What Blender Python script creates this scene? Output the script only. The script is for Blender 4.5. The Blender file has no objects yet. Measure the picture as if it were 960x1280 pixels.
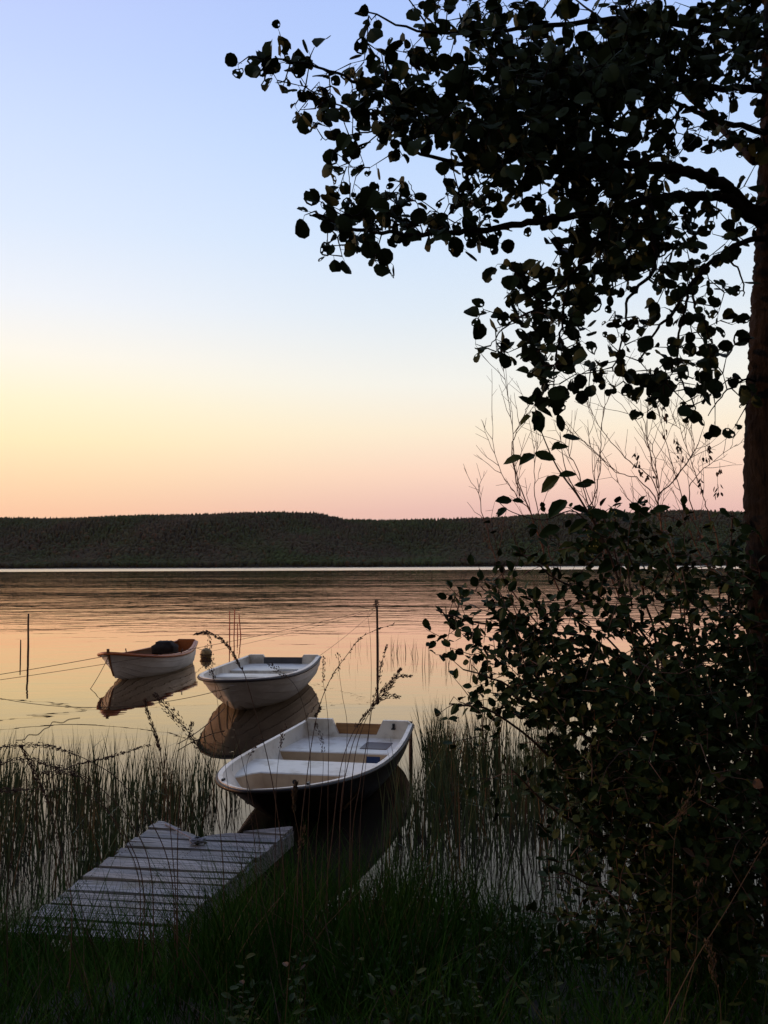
import bpy, math, random
import numpy as np
from mathutils import Vector, Matrix, Quaternion

R = random.Random(7)
C = bpy.context.scene.collection
sc = bpy.context.scene
rad = math.radians

# ------------------------------------------------------------------ camera
CAM = Vector((0, 0, 2.6))
F = 1145.0
PITCH = rad(3.35)
ROLL = rad(-0.25)
cam_d = bpy.data.cameras.new('camera')
cam = bpy.data.objects.new('camera', cam_d)
C.objects.link(cam)
rot = Matrix.Rotation(math.pi / 2 + PITCH, 3, 'X') @ Matrix.Rotation(ROLL, 3, 'Z')
cam.matrix_world = Matrix.Translation(CAM) @ rot.to_4x4()
cam_d.sensor_fit = 'VERTICAL'
cam_d.sensor_height = 24
cam_d.lens = 24 * F / 1280
cam_d.clip_end = 30000
cam_d.clip_start = 0.05
sc.camera = cam


def ray(px, py):
    return rot @ Vector(((px - 480) / F, (640 - py) / F, -1))


def P(px, py, d):
    """point seen at photo position (px,py) at ground distance d in front"""
    r = ray(px, py)
    return CAM + r * (d / r.y)


def G(px, py, z=0.0):
    r = ray(px, py)
    return CAM + r * ((z - CAM.z) / r.z)


# ------------------------------------------------------------------ helpers
class MB:
    def __init__(s):
        s.v = []
        s.f = []
        s.m = []

    def add(s, vs, fs, mi=0):
        b = len(s.v)
        s.v.extend(vs)
        for f in fs:
            s.f.append(tuple(b + i for i in f))
            s.m.append(mi)

    def box(s, c, size, M=None, mi=0, top=1.0):
        x, y, z = size[0] / 2, size[1] / 2, size[2] / 2
        vs = []
        for sz in (-1, 1):
            k = top if sz > 0 else 1
            for sx, sy in ((-1, -1), (1, -1), (1, 1), (-1, 1)):
                p = Vector((sx * x * k, sy * y * k, sz * z))
                if M is not None:
                    p = M @ p
                vs.append(Vector(c) + p)
        s.add(vs, [(3, 2, 1, 0), (4, 5, 6, 7), (0, 1, 5, 4), (1, 2, 6, 5), (2, 3, 7, 6), (3, 0, 4, 7)], mi)

    def tube(s, pts, rads, n=5, caps=True, mi=0, rough=0.0, rng=None):
        pts = [Vector(p) for p in pts]
        if not hasattr(rads, '__len__'):
            rads = [rads] * len(pts)
        up = None
        base = len(s.v)
        for i, p in enumerate(pts):
            a = pts[max(0, i - 1)]
            b = pts[min(len(pts) - 1, i + 1)]
            t = (b - a)
            t = t.normalized() if t.length > 1e-9 else Vector((0, 0, 1))
            if up is None:
                up = Vector((0, 0, 1)) if abs(t.z) < .9 else Vector((1, 0, 0))
            u = t.cross(up)
            if u.length < 1e-6:
                u = t.cross(Vector((0.3, 1, 0.2)))
            u.normalize()
            w = u.cross(t)
            up = w
            for k in range(n):
                an = 2 * math.pi * k / n
                r = rads[i] * (1 + (rng.uniform(-rough, rough) if rng else 0))
                s.v.append(p + (u * math.cos(an) + w * math.sin(an)) * r)
        for i in range(len(pts) - 1):
            for k in range(n):
                a = base + i * n + k
                b = base + i * n + (k + 1) % n
                s.f.append((a, b, b + n, a + n))
                s.m.append(mi)
        if caps:
            s.f.append(tuple(base + k for k in reversed(range(n))))
            s.m.append(mi)
            s.f.append(tuple(base + (len(pts) - 1) * n + k for k in range(n)))
            s.m.append(mi)

    def grid(s, rows, mi=0, close=False):
        n = len(rows[0])
        b = len(s.v)
        for r in rows:
            s.v.extend(r)
        for i in range(len(rows) - 1):
            for j in range(n - 1 if not close else n):
                j2 = (j + 1) % n
                s.f.append((b + i * n + j, b + i * n + j2, b + (i + 1) * n + j2, b + (i + 1) * n + j))
                s.m.append(mi)

    def build(s, name, mats, parent=None, smooth=False, merge=False):
        me = bpy.data.meshes.new(name)
        me.from_pydata([tuple(v) for v in s.v], [], s.f)
        if not isinstance(mats, (list, tuple)):
            mats = [mats]
        for m in mats:
            me.materials.append(m)
        if len(mats) > 1:
            me.polygons.foreach_set('material_index', s.m)
        if smooth:
            me.polygons.foreach_set('use_smooth', [True] * len(me.polygons))
        me.update()
        o = bpy.data.objects.new(name, me)
        C.objects.link(o)
        if parent is not None:
            o.parent = parent
        return o


def tag(o, label=None, cat=None, group=None, kind=None):
    if label:
        o['label'] = label
    if cat:
        o['category'] = cat
    if group:
        o['group'] = group
    if kind:
        o['kind'] = kind
    return o


def empty(name, loc=(0, 0, 0), rz=0.0, label=None, cat=None, group=None):
    o = bpy.data.objects.new(name, None)
    C.objects.link(o)
    o.location = loc
    o.rotation_euler = (0, 0, rz)
    o.empty_display_size = .2
    return tag(o, label, cat, group)


def smooth_path(pts, sub=5):
    """Catmull-Rom through (Vector) points"""
    out_ = []
    n = len(pts)
    for i in range(n - 1):
        p0 = pts[max(0, i - 1)]
        p1 = pts[i]
        p2 = pts[i + 1]
        p3 = pts[min(n - 1, i + 2)]
        for k in range(sub):
            t = k / sub
            out_.append(.5 * ((2 * p1) + (p2 - p0) * t + (2 * p0 - 5 * p1 + 4 * p2 - p3) * t * t + (3 * p1 - p0 - 3 * p2 + p3) * t ** 3))
    out_.append(pts[-1])
    return out_


def s2l(c):
    return tuple(((v / 255) / 12.92 if v / 255 <= .04045 else ((v / 255 + .055) / 1.055) ** 2.4) for v in c)


def nd(nt, t, loc=None, **kw):
    n = nt.nodes.new(t)
    for k, v in kw.items():
        setattr(n, k, v)
    return n


def mat(name, c1, c2=None, scale=8.0, rough=.7, bump=0.0, bscale=None, detail=5, spec=.3, stretch=None, c3=None, obj_coord=True):
    m = bpy.data.materials.new(name)
    m.use_nodes = True
    nt = m.node_tree
    b = nt.nodes['Principled BSDF']
    b.inputs['Roughness'].default_value = rough
    b.inputs['Specular IOR Level'].default_value = spec
    b.inputs['Base Color'].default_value = (*c1, 1)
    if c2 is not None or bump:
        tc = nd(nt, 'ShaderNodeTexCoord')
        mp = nd(nt, 'ShaderNodeMapping')
        nt.links.new(tc.outputs['Object' if obj_coord else 'Generated'], mp.inputs[0])
        if stretch:
            mp.inputs['Scale'].default_value = stretch
        nz = nd(nt, 'ShaderNodeTexNoise')
        nz.inputs['Scale'].default_value = scale
        nz.inputs['Detail'].default_value = detail
        nz.inputs['Roughness'].default_value = .62
        nt.links.new(mp.outputs[0], nz.inputs['Vector'])
        if c2 is not None:
            cr = nd(nt, 'ShaderNodeValToRGB')
            cr.color_ramp.elements[0].position = .35
            cr.color_ramp.elements[0].color = (*c1, 1)
            cr.color_ramp.elements[1].position = .65
            cr.color_ramp.elements[1].color = (*c2, 1)
            if c3 is not None:
                e = cr.color_ramp.elements.new(.5)
                e.color = (*c3, 1)
            nt.links.new(nz.outputs['Fac'], cr.inputs[0])
            nt.links.new(cr.outputs[0], b.inputs['Base Color'])
        if bump:
            bp = nd(nt, 'ShaderNodeBump')
            bp.inputs['Strength'].default_value = min(1.0, bump)
            bp.inputs['Distance'].default_value = .02
            if bscale:
                n2 = nd(nt, 'ShaderNodeTexNoise')
                n2.inputs['Scale'].default_value = bscale
                n2.inputs['Detail'].default_value = 6
                nt.links.new(mp.outputs[0], n2.inputs['Vector'])
                nt.links.new(n2.outputs['Fac'], bp.inputs['Height'])
            else:
                nt.links.new(nz.outputs['Fac'], bp.inputs['Height'])
            nt.links.new(bp.outputs[0], b.inputs['Normal'])
    return m


M = {}
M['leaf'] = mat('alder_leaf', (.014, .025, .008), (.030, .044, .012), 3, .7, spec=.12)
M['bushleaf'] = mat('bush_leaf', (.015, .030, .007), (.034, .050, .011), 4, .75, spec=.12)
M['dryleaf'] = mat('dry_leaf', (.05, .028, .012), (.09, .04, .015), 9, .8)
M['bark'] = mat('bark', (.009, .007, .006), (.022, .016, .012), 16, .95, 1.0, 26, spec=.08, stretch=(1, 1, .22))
M['twig'] = mat('twig', (.05, .03, .02), (.09, .05, .035), 20, .8, spec=.2)
M['redtwig'] = mat('red_twig', (.10, .045, .025), (.17, .075, .04), 20, .75, spec=.2)
M['reed'] = mat('reed', (.045, .07, .022), (.11, .12, .04), 1.3, .6, spec=.3, c3=(.06, .085, .028))
M['reeddry'] = mat('dry_reed', (.20, .09, .035), (.12, .07, .03), 2.5, .7)
M['grass'] = mat('grass', (.014, .050, .004), (.042, .085, .009), 1.2, .8, spec=.06, c3=(.024, .066, .006))
M['drygrass'] = mat('dry_grass', (.10, .062, .028), (.06, .036, .02), 6, .8)
M['seed'] = mat('seed_head', (.055, .032, .022), (.10, .055, .035), 30, .85)
M['soil'] = mat('soil', (.018, .016, .010), (.035, .035, .018), 5, .95, .8, 14)
M['white'] = mat('white_gelcoat', (.74, .70, .60), (.48, .43, .34), 3.2, .38, spec=.4, c3=(.71, .67, .57), detail=8)
M['blackhull'] = mat('black_gelcoat', (.010, .007, .006), (.018, .012, .010), 3, .5, spec=.15)
M['greyhull'] = mat('white_weathered_paint', (.66, .60, .52), (.50, .44, .37), 3, .5, .15, 30, stretch=(.5, 1, 2))
M['whitehull'] = mat('white_planked_hull', (.82, .78, .70), (.64, .60, .53), 3, .45, .15, 30, stretch=(.5, 1, 2))
M['rubber'] = mat('rub_rail_rubber', (.035, .025, .022), None, rough=.6)
M['varnish'] = mat('varnished_wood', (.55, .17, .045), (.40, .11, .03), 6, .4, .2, 20, stretch=(.3, 3, 3))
M['brownwood'] = mat('brown_wood', (.28, .13, .05), (.17, .075, .03), 6, .55, .2, 20, stretch=(.3, 3, 3))
M['padwood'] = mat('motor_pad_wood', (.40, .21, .08), (.26, .13, .05), 6, .6, stretch=(3, .3, 3))
M['hatch'] = mat('brown_hatch', (.11, .085, .075), None, rough=.5)
M['blue'] = mat('blue_sticker', (.02, .04, .11), None, rough=.4)
M['dark'] = mat('dark_fitting', (.012, .012, .014), None, rough=.4)
M['shadedgrey'] = mat('shaded_grey_board', (.10, .10, .105), (.07, .07, .07), 5, .6)  # motor board, the shade of its notch put into the grey
M['tarp'] = mat('dark_tarpaulin', (.020, .014, .011), (.035, .026, .02), 8, .9, .8, 9)
M['pole'] = mat('weathered_pole', (.10, .055, .035), (.05, .03, .022), 12, .85, .5, stretch=(1, 1, .2))
M['redpole'] = mat('red_pole', (.75, .11, .045), (.5, .08, .035), 12, .7, stretch=(1, 1, .3))
M['rope'] = mat('rope', (.14, .085, .05), (.08, .05, .03), 40, .9)
M['greyrope'] = mat('grey_rope', (.30, .29, .30), (.18, .17, .18), 40, .9)
M['buoy'] = mat('buoy', (.38, .27, .11), (.22, .15, .06), 9, .6)


def plank_mat():
    m = bpy.data.materials.new('weathered_dock_plank')
    m.use_nodes = True
    nt = m.node_tree
    b = nt.nodes['Principled BSDF']
    tc = nd(nt, 'ShaderNodeTexCoord')
    mp = nd(nt, 'ShaderNodeMapping')
    mp.inputs['Scale'].default_value = (1.2, 28, 28)
    nz = nd(nt, 'ShaderNodeTexNoise')
    nz.inputs['Scale'].default_value = 2.4
    nz.inputs['Detail'].default_value = 7
    nz2 = nd(nt, 'ShaderNodeTexNoise')
    nz2.inputs['Scale'].default_value = 3.5
    at = nd(nt, 'ShaderNodeAttribute')
    at.attribute_name = 'board'
    cr = nd(nt, 'ShaderNodeValToRGB')
    cr.color_ramp.elements[0].position = .37
    cr.color_ramp.elements[0].color = (.075, .068, .064, 1)
    cr.color_ramp.elements[1].position = .7
    cr.color_ramp.elements[1].color = (.40, .37, .34, 1)
    mix = nd(nt, 'ShaderNodeMix', data_type='RGBA', blend_type='MIX')
    mix.inputs[7].default_value = (.12, .105, .06, 1)
    mr = nd(nt, 'ShaderNodeMapRange')
    mr.inputs[1].default_value = .55
    mr.inputs[2].default_value = .72
    mr.inputs[4].default_value = .7
    nt.links.new(tc.outputs['Object'], mp.inputs[0])
    nt.links.new(mp.outputs[0], nz.inputs['Vector'])
    nt.links.new(tc.outputs['Object'], nz2.inputs['Vector'])
    nt.links.new(nz.outputs['Fac'], cr.inputs[0])
    nt.links.new(nz2.outputs['Fac'], mr.inputs[0])
    nt.links.new(mr.outputs[0], mix.inputs[0])
    mul = nd(nt, 'ShaderNodeMix', data_type='RGBA', blend_type='MULTIPLY')
    mul.inputs[0].default_value = 1
    nt.links.new(cr.outputs[0], mul.inputs[6])
    nt.links.new(at.outputs['Color'], mul.inputs[7])
    nt.links.new(mul.outputs[2], mix.inputs[6])
    nt.links.new(mix.outputs[2], b.inputs['Base Color'])
    bp = nd(nt, 'ShaderNodeBump')
    bp.inputs['Strength'].default_value = .6
    bp.inputs['Distance'].default_value = .006
    nt.links.new(nz.outputs['Fac'], bp.inputs['Height'])
    nt.links.new(bp.outputs[0], b.inputs['Normal'])
    b.inputs['Roughness'].default_value = .6
    return m


M['plank'] = plank_mat()


def water_mat():
    m = bpy.data.materials.new('lake_water')
    m.use_nodes = True
    nt = m.node_tree
    b = nt.nodes['Principled BSDF']
    b.inputs['Base Color'].default_value = (.022, .018, .013, 1)
    b.inputs['IOR'].default_value = 1.38
    b.inputs['Specular IOR Level'].default_value = .5
    geo = nd(nt, 'ShaderNodeNewGeometry')
    sep = nd(nt, 'ShaderNodeSeparateXYZ')
    nt.links.new(geo.outputs['Position'], sep.inputs[0])

    def mrange(src, a, c, lo, hi, smooth=True):
        n = nd(nt, 'ShaderNodeMapRange')
        if smooth:
            n.interpolation_type = 'SMOOTHSTEP'
        n.inputs[1].default_value = a
        n.inputs[2].default_value = c
        n.inputs[3].default_value = lo
        n.inputs[4].default_value = hi
        nt.links.new(src, n.inputs[0])
        return n.outputs[0]

    def math_(op, a, b_):
        n = nd(nt, 'ShaderNodeMath', operation=op)
        for i, q in enumerate((a, b_)):
            if isinstance(q, (int, float)):
                n.inputs[i].default_value = q
            else:
                nt.links.new(q, n.inputs[i])
        return n.outputs[0]

    def noise(scale, detail, stretch, rough=.5):
        mp = nd(nt, 'ShaderNodeMapping')
        mp.inputs['Scale'].default_value = stretch
        nt.links.new(geo.outputs['Position'], mp.inputs[0])
        n = nd(nt, 'ShaderNodeTexNoise')
        n.inputs['Scale'].default_value = scale
        n.inputs['Detail'].default_value = detail
        n.inputs['Roughness'].default_value = rough
        nt.links.new(mp.outputs[0], n.inputs['Vector'])
        return n.outputs['Fac']
    Y = sep.outputs['Y']
    patch = noise(.035, 3, (.35, 1.0, 1))
    # the near water is calm, ripples begin some 25 m out
    amp = mrange(Y, 22, 62, .0, 1.0)
    pm = mrange(patch, .38, .6, .35, 1.0)
    amp = math_('MULTIPLY', amp, pm)
    amp = math_('ADD', amp, mrange(Y, 5, 22, .07, .32))
    far = noise(.9, 2, (.50, 1.0, 1), .5)
    mid = noise(.27, 2, (.42, 1.0, 1), .5)
    near = noise(1.1, 3, (.45, 1.3, 1), .5)
    h1 = math_('ADD', math_('MULTIPLY', far, .027), math_('MULTIPLY', mid, .05))
    h = math_('MULTIPLY', math_('ADD', h1, math_('MULTIPLY', near, .012)), amp)
    bp = nd(nt, 'ShaderNodeBump')
    bp.inputs['Strength'].default_value = 1
    bp.inputs['Distance'].default_value = 1.0
    nt.links.new(h, bp.inputs['Height'])
    far2 = noise(.06, 3, (.30, 1.0, 1), .55)
    h = math_('ADD', h, math_('MULTIPLY', math_('MULTIPLY', far2, .19), mrange(Y, 45, 130, 0, 1)))
    nt.links.new(h, bp.inputs['Height'])
    rgh = math_('ADD', mrange(Y, 60, 300, .008, .02), mrange(Y, 480, 560, 0, .20))
    lw = nd(nt, 'ShaderNodeLayerWeight')
    lw.inputs['Blend'].default_value = .5
    nt.links.new(bp.outputs[0], lw.inputs['Normal'])
    cr = nd(nt, 'ShaderNodeValToRGB')
    el = cr.color_ramp.elements
    el[0].position = .4
    el[0].color = (.04, .04, .04, 1)
    el[1].position = 1
    el[1].color = (1, 1, 1, 1)
    for p_, v_ in ((.6, .085), (.69, .15), (.76, .27), (.826, .47), (.88, .68), (.913, .80), (.95, .90)):
        e = el.new(p_)
        e.color = (v_, v_, v_, 1)
    nt.links.new(lw.outputs['Facing'], cr.inputs[0])
    gl = nd(nt, 'ShaderNodeBsdfGlossy')
    gl.inputs['Color'].default_value = (1, .865, .71, 1)
    nt.links.new(rgh, gl.inputs['Roughness'])
    nt.links.new(bp.outputs[0], gl.inputs['Normal'])
    df = nd(nt, 'ShaderNodeBsdfDiffuse')
    df.inputs['Color'].default_value = (.022, .018, .013, 1)
    ms = nd(nt, 'ShaderNodeMixShader')
    nt.links.new(cr.outputs[0], ms.inputs[0])
    nt.links.new(df.outputs[0], ms.inputs[1])
    nt.links.new(gl.outputs[0], ms.inputs[2])
    nt.nodes.remove(b)
    nt.links.new(ms.outputs[0], nt.nodes['Material Output'].inputs['Surface'])
    return m


M['water'] = water_mat()


def forest_mat():
    m = bpy.data.materials.new('far_forest')
    m.use_nodes = True
    nt = m.node_tree
    b = nt.nodes['Principled BSDF']
    b.inputs['Roughness'].default_value = .95
    b.inputs['Specular IOR Level'].default_value = .05
    geo = nd(nt, 'ShaderNodeNewGeometry')
    at = nd(nt, 'ShaderNodeAttribute')
    at.attribute_name = 'tint'
    nz = nd(nt, 'ShaderNodeTexNoise')
    nz.inputs['Scale'].default_value = .009
    nz.inputs['Detail'].default_value = 4
    nt.links.new(geo.outputs['Position'], nz.inputs['Vector'])
    cr = nd(nt, 'ShaderNodeValToRGB')
    cr.color_ramp.elements[0].position = .4
    cr.color_ramp.elements[0].color = (.082, .064, .038, 1)
    cr.color_ramp.elements[1].position = .62
    cr.color_ramp.elements[1].color = (.060, .078, .026, 1)
    nt.links.new(nz.outputs['Fac'], cr.inputs[0])
    mul = nd(nt, 'ShaderNodeMix', data_type='RGBA', blend_type='MULTIPLY')
    mul.inputs[0].default_value = 1
    nt.links.new(cr.outputs[0], mul.inputs[6])
    nt.links.new(at.outputs['Color'], mul.inputs[7])
    nt.links.new(mul.outputs[2], b.inputs['Base Color'])
    return m


M['forest'] = forest_mat()

# ------------------------------------------------------------------ world
w = bpy.data.worlds.new('World')
sc.world = w
w.use_nodes = True
nt = w.node_tree
nt.nodes.clear()
tc = nd(nt, 'ShaderNodeTexCoord')
sep = nd(nt, 'ShaderNodeSeparateXYZ')
nt.links.new(tc.outputs['Generated'], sep.inputs[0])


def ramp(stops):
    cr = nd(nt, 'ShaderNodeValToRGB')
    cr.color_ramp.interpolation = 'EASE' if False else 'LINEAR'
    el = cr.color_ramp.elements
    el[0].position = stops[0][0]
    el[0].color = (*s2l(stops[0][1]), 1)
    el[1].position = stops[-1][0]
    el[1].color = (*s2l(stops[-1][1]), 1)
    for p, c in stops[1:-1]:
        e = el.new(p)
        e.color = (*s2l(c), 1)
    nt.links.new(sep.outputs['Z'], cr.inputs[0])
    return cr.outputs[0]


ZEN = (134, 146, 184)
rl = ramp([(0, (250, 188, 150)), (.058, (252, 202, 166)), (.09, (254, 218, 176)), (.13, (255, 236, 190)), (.17, (255, 243, 208)),
           (.215, (253, 246, 232)), (.27, (239, 242, 248)), (.34, (221, 233, 252)), (.42, (207, 223, 254)), (.48, (196, 213, 254)),
           (.54, (188, 203, 250)), (.75, (156, 174, 225)), (1, ZEN)])
rr = ramp([(0, (222, 172, 165)), (.058, (232, 189, 180)), (.10, (250, 214, 193)), (.145, (250, 234, 210)), (.195, (243, 241, 233)),
           (.27, (222, 233, 244)), (.34, (207, 226, 250)), (.42, (191, 215, 252)), (.48, (180, 206, 252)), (.54, (172, 198, 250)),
           (.75, (148, 168, 222)), (1, ZEN)])
rb = ramp([(0, (44, 37, 32)), (.1, (70, 58, 50)), (.25, (76, 66, 60)), (.5, (84, 80, 84)), (.8, (112, 118, 142)), (1, ZEN)])
at = nd(nt, 'ShaderNodeMath', operation='ARCTAN2')
nt.links.new(sep.outputs['X'], at.inputs[0])
nt.links.new(sep.outputs['Y'], at.inputs[1])


def wmr(src, a, c, lo, hi):
    n = nd(nt, 'ShaderNodeMapRange')
    n.interpolation_type = 'SMOOTHSTEP'
    n.inputs[1].default_value = a
    n.inputs[2].default_value = c
    n.inputs[3].default_value = lo
    n.inputs[4].default_value = hi
    nt.links.new(src, n.inputs[0])
    return n.outputs[0]


f1 = wmr(at.outputs[0], rad(-26), rad(8), 0, 1)
mx = nd(nt, 'ShaderNodeMix', data_type='RGBA')
nt.links.new(f1, mx.inputs[0])
nt.links.new(rl, mx.inputs[6])
nt.links.new(rr, mx.inputs[7])
# away from the afterglow the unseen sky is dimmed to brown, darkening camera-facing sides
sub = nd(nt, 'ShaderNodeMath', operation='ADD')
nt.links.new(at.outputs[0], sub.inputs[0])
sub.inputs[1].default_value = rad(30)
cs = nd(nt, 'ShaderNodeMath', operation='COSINE')
nt.links.new(sub.outputs[0], cs.inputs[0])
f2 = wmr(cs.outputs[0], .55, -.75, 0, 1)
mx2 = nd(nt, 'ShaderNodeMix', data_type='RGBA')
nt.links.new(f2, mx2.inputs[0])
nt.links.new(mx.outputs[2], mx2.inputs[6])
nt.links.new(rb, mx2.inputs[7])
SUN_AZ = rad(-66)     # left of the view, just at the horizon
sky = nd(nt, 'ShaderNodeTexSky', sky_type='NISHITA')
sky.sun_disc = False
sky.sun_elevation = rad(1.5)
sky.sun_rotation = SUN_AZ
bg1 = nd(nt, 'ShaderNodeBackground')
bg1.inputs['Strength'].default_value = 1.0
nt.links.new(mx2.outputs[2], bg1.inputs[0])
bg2 = nd(nt, 'ShaderNodeBackground')
bg2.inputs['Strength'].default_value = .05
nt.links.new(sky.outputs[0], bg2.inputs[0])
ad = nd(nt, 'ShaderNodeMixShader')
ad.inputs[0].default_value = .12
out = nd(nt, 'ShaderNodeOutputWorld')
nt.links.new(bg1.outputs[0], ad.inputs[1])
nt.links.new(bg2.outputs[0], ad.inputs[2])
nt.links.new(ad.outputs[0], out.inputs[0])
bg1.inputs['Strength'].default_value = 1.17

sl = bpy.data.lights.new('sun', 'SUN')
sl.energy = 1.3
sl.angle = rad(3)
sl.color = (1, .45, .18)
so = bpy.data.objects.new('sun', sl)
C.objects.link(so)
sd = Vector((math.sin(SUN_AZ), math.cos(SUN_AZ), math.tan(rad(5.5))))
so.rotation_euler = sd.to_track_quat('Z', 'Y').to_euler()

sc.view_settings.view_transform = 'Standard'
sc.view_settings.look = 'None'
sc.view_settings.exposure = 0
sc.view_settings.gamma = 1

# ------------------------------------------------------------------ ground and water
def sstep(a, b, x):
    t = max(0.0, min(1.0, (x - a) / (b - a)))
    return t * t * (3 - 2 * t)


def shore(x):
    return 6.15 + .35 * math.sin(x * .9 + .6) + .15 * math.sin(x * 2.7) - .5 * sstep(1.2, 4, x) + .65 * (1 - sstep(-2.6, -1.3, x))


def gz(x, y):
    d = shore(x) - y
    if d < 0:
        return max(-.8, .22 * d)
    h = .30 * min(d, .9) + .19 * max(0, d - .9) + .05 * math.sin(x * 3.1 + y * 2.2) * min(1, d) + .03 * math.sin(x * 7 - y * 5) * min(1, d)
    return min(h, 1.0 + .03 * math.sin(x + y)) if d < 40 else 1.0


mb = MB()
xs = [-60, -40, -25, -15] + [-10 + .25 * i for i in range(81)] + [15, 25, 40, 60]
ys = [-60, -30, -12, -6] + [-3 + .2 * i for i in range(60)] + [12]
mb.grid([[(x, y, gz(x, y)) for x in xs] for y in ys])
bank = mb.build('ground', M['soil'], smooth=True)
tag(bank, kind='structure', label='dark grassy lake bank in the foreground')
mb = MB()
mb.add([(-9000, -70, 0), (9000, -70, 0), (9000, 9000, 0), (-9000, 9000, 0)], [(0, 1, 2, 3)])
lake = mb.build('water', M['water'])
tag(lake, kind='structure', label='calm lake reflecting the sunset sky')

# far hills
prof = [(-2500, 92), (-1500, 96), (-900, 96), (-800, 97), (-620, 95), (-465, 100), (-232, 106), (-150, 104), (-70, 90), (0, 88.5), (200, 93),
        (400, 103), (620, 107), (780, 102), (1200, 98), (2500, 95)]


def ridge(x):
    for (x0, a), (x1, b) in zip(prof, prof[1:]):
        if x <= x1:
            t = (x - x0) / (x1 - x0)
            t = t * t * (3 - 2 * t)
            return a + (b - a) * t
    return prof[-1][1]


def hz(x, y):
    sh = 1500 + 18 * math.sin(x * .004) + 8 * math.sin(x * .017)
    t = (y - sh) / (1900 - 1500)
    if t < 0:
        return max(-8, 40 * t)
    t = min(t, 1.0)
    base = ridge(x) * (.45 * t + .55 * sstep(0, 1, t))
    base += 9 * math.sin(x * .008 + y * .01) * math.sin(t * math.pi) + 6 * math.sin(x * .021 - y * .013) * math.sin(t * math.pi)
    if y > 1900:
        base -= (y - 1900) * .05
    return base


mb = MB()
xs = [-3000 + 50 * i for i in range(121)]
ys = [1440 + 20 * i for i in range(30)] + [2200, 2600, 3200]
mb.grid([[(x, y, hz(x, y)) for x in xs] for y in ys])
hill = mb.build('hills', mat('hill_floor', (.08, .062, .04), (.07, .07, .036), .02, .95), smooth=True)
tag(hill, kind='structure', label='long low hill across the lake')

# forest on the hills: thousands of trees that read as one mass
rng = np.random.default_rng(3)
V = []
Fc = []
T = []
vb = 0
NT = 30000
cone = []
for lv, (rr_, z_) in enumerate(((.0, 0), (1.0, .12), (.62, .5), (.0, 1.0))):
    pass
y = 1496.0
cnt = 0
while y < 1925:
    row = 6.2 + (y - 1496) * .004
    x = -1150 + rng.uniform(0, 6)
    lim = 1150
    while x < lim:
        px_ = x + rng.uniform(-2.5, 2.5)
        py_ = y + rng.uniform(-3, 3)
        z0 = hz(px_, py_)
        if z0 > .5:
            con = rng.random() < (.75 if z0 > 40 else .35)
            h = rng.uniform(9.5, 12.5) if con else rng.uniform(8, 11)
            r = h * (.32 if con else .52) * rng.uniform(.85, 1.2)
            n = 5
            a0 = rng.uniform(0, 6.28)
            rings = ((.55, .05), (1.0, .25), (.45, .68)) if con else ((.5, .08), (1.0, .38), (.85, .72))
            for k, (q, zz) in enumerate(rings):
                for j in range(n):
                    an = a0 + 2 * math.pi * (j + .5 * k) / n
                    jr = q * r * rng.uniform(.8, 1.2)
                    V.append((px_ + jr * math.cos(an), py_ + jr * math.sin(an), z0 + zz * h))
            V.append((px_, py_, z0 + h * (1.0 if con else .97)))
            for k in range(2):
                for j in range(n):
                    a = vb + k * n + j
                    b = vb + k * n + (j + 1) % n
                    Fc.append((a, b, b + n, a + n))
            for j in range(n):
                Fc.append((vb + 2 * n + j, vb + 2 * n + (j + 1) % n, vb + 3 * n))
            t = rng.uniform(.88, 1.08)
            g = t * rng.uniform(.95, 1.12) if not con else t * .95
            T.extend([(t * (1.0 if rng.random() > .05 else 1.6), g, t * .9, 1)] * (3 * n + 1))
            vb += 3 * n + 1
            cnt += 1
        x += row * rng.uniform(.8, 1.3)
    y += row * (1.0 if y < 1800 else .9)
me = bpy.data.meshes.new('forest')
me.from_pydata(V, [], Fc)
me.polygons.foreach_set('use_smooth', [True] * len(Fc))
me.materials.append(M['forest'])
ca = me.color_attributes.new('tint', 'FLOAT_COLOR', 'POINT')
ca.data.foreach_set('color', np.array(T, dtype=np.float32).ravel())
fo = bpy.data.objects.new('forest', me)
C.objects.link(fo)
tag(fo, 'dark wooded hillside on the far shore of the lake', 'forest', kind='stuff')
print('forest trees', cnt)

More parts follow.
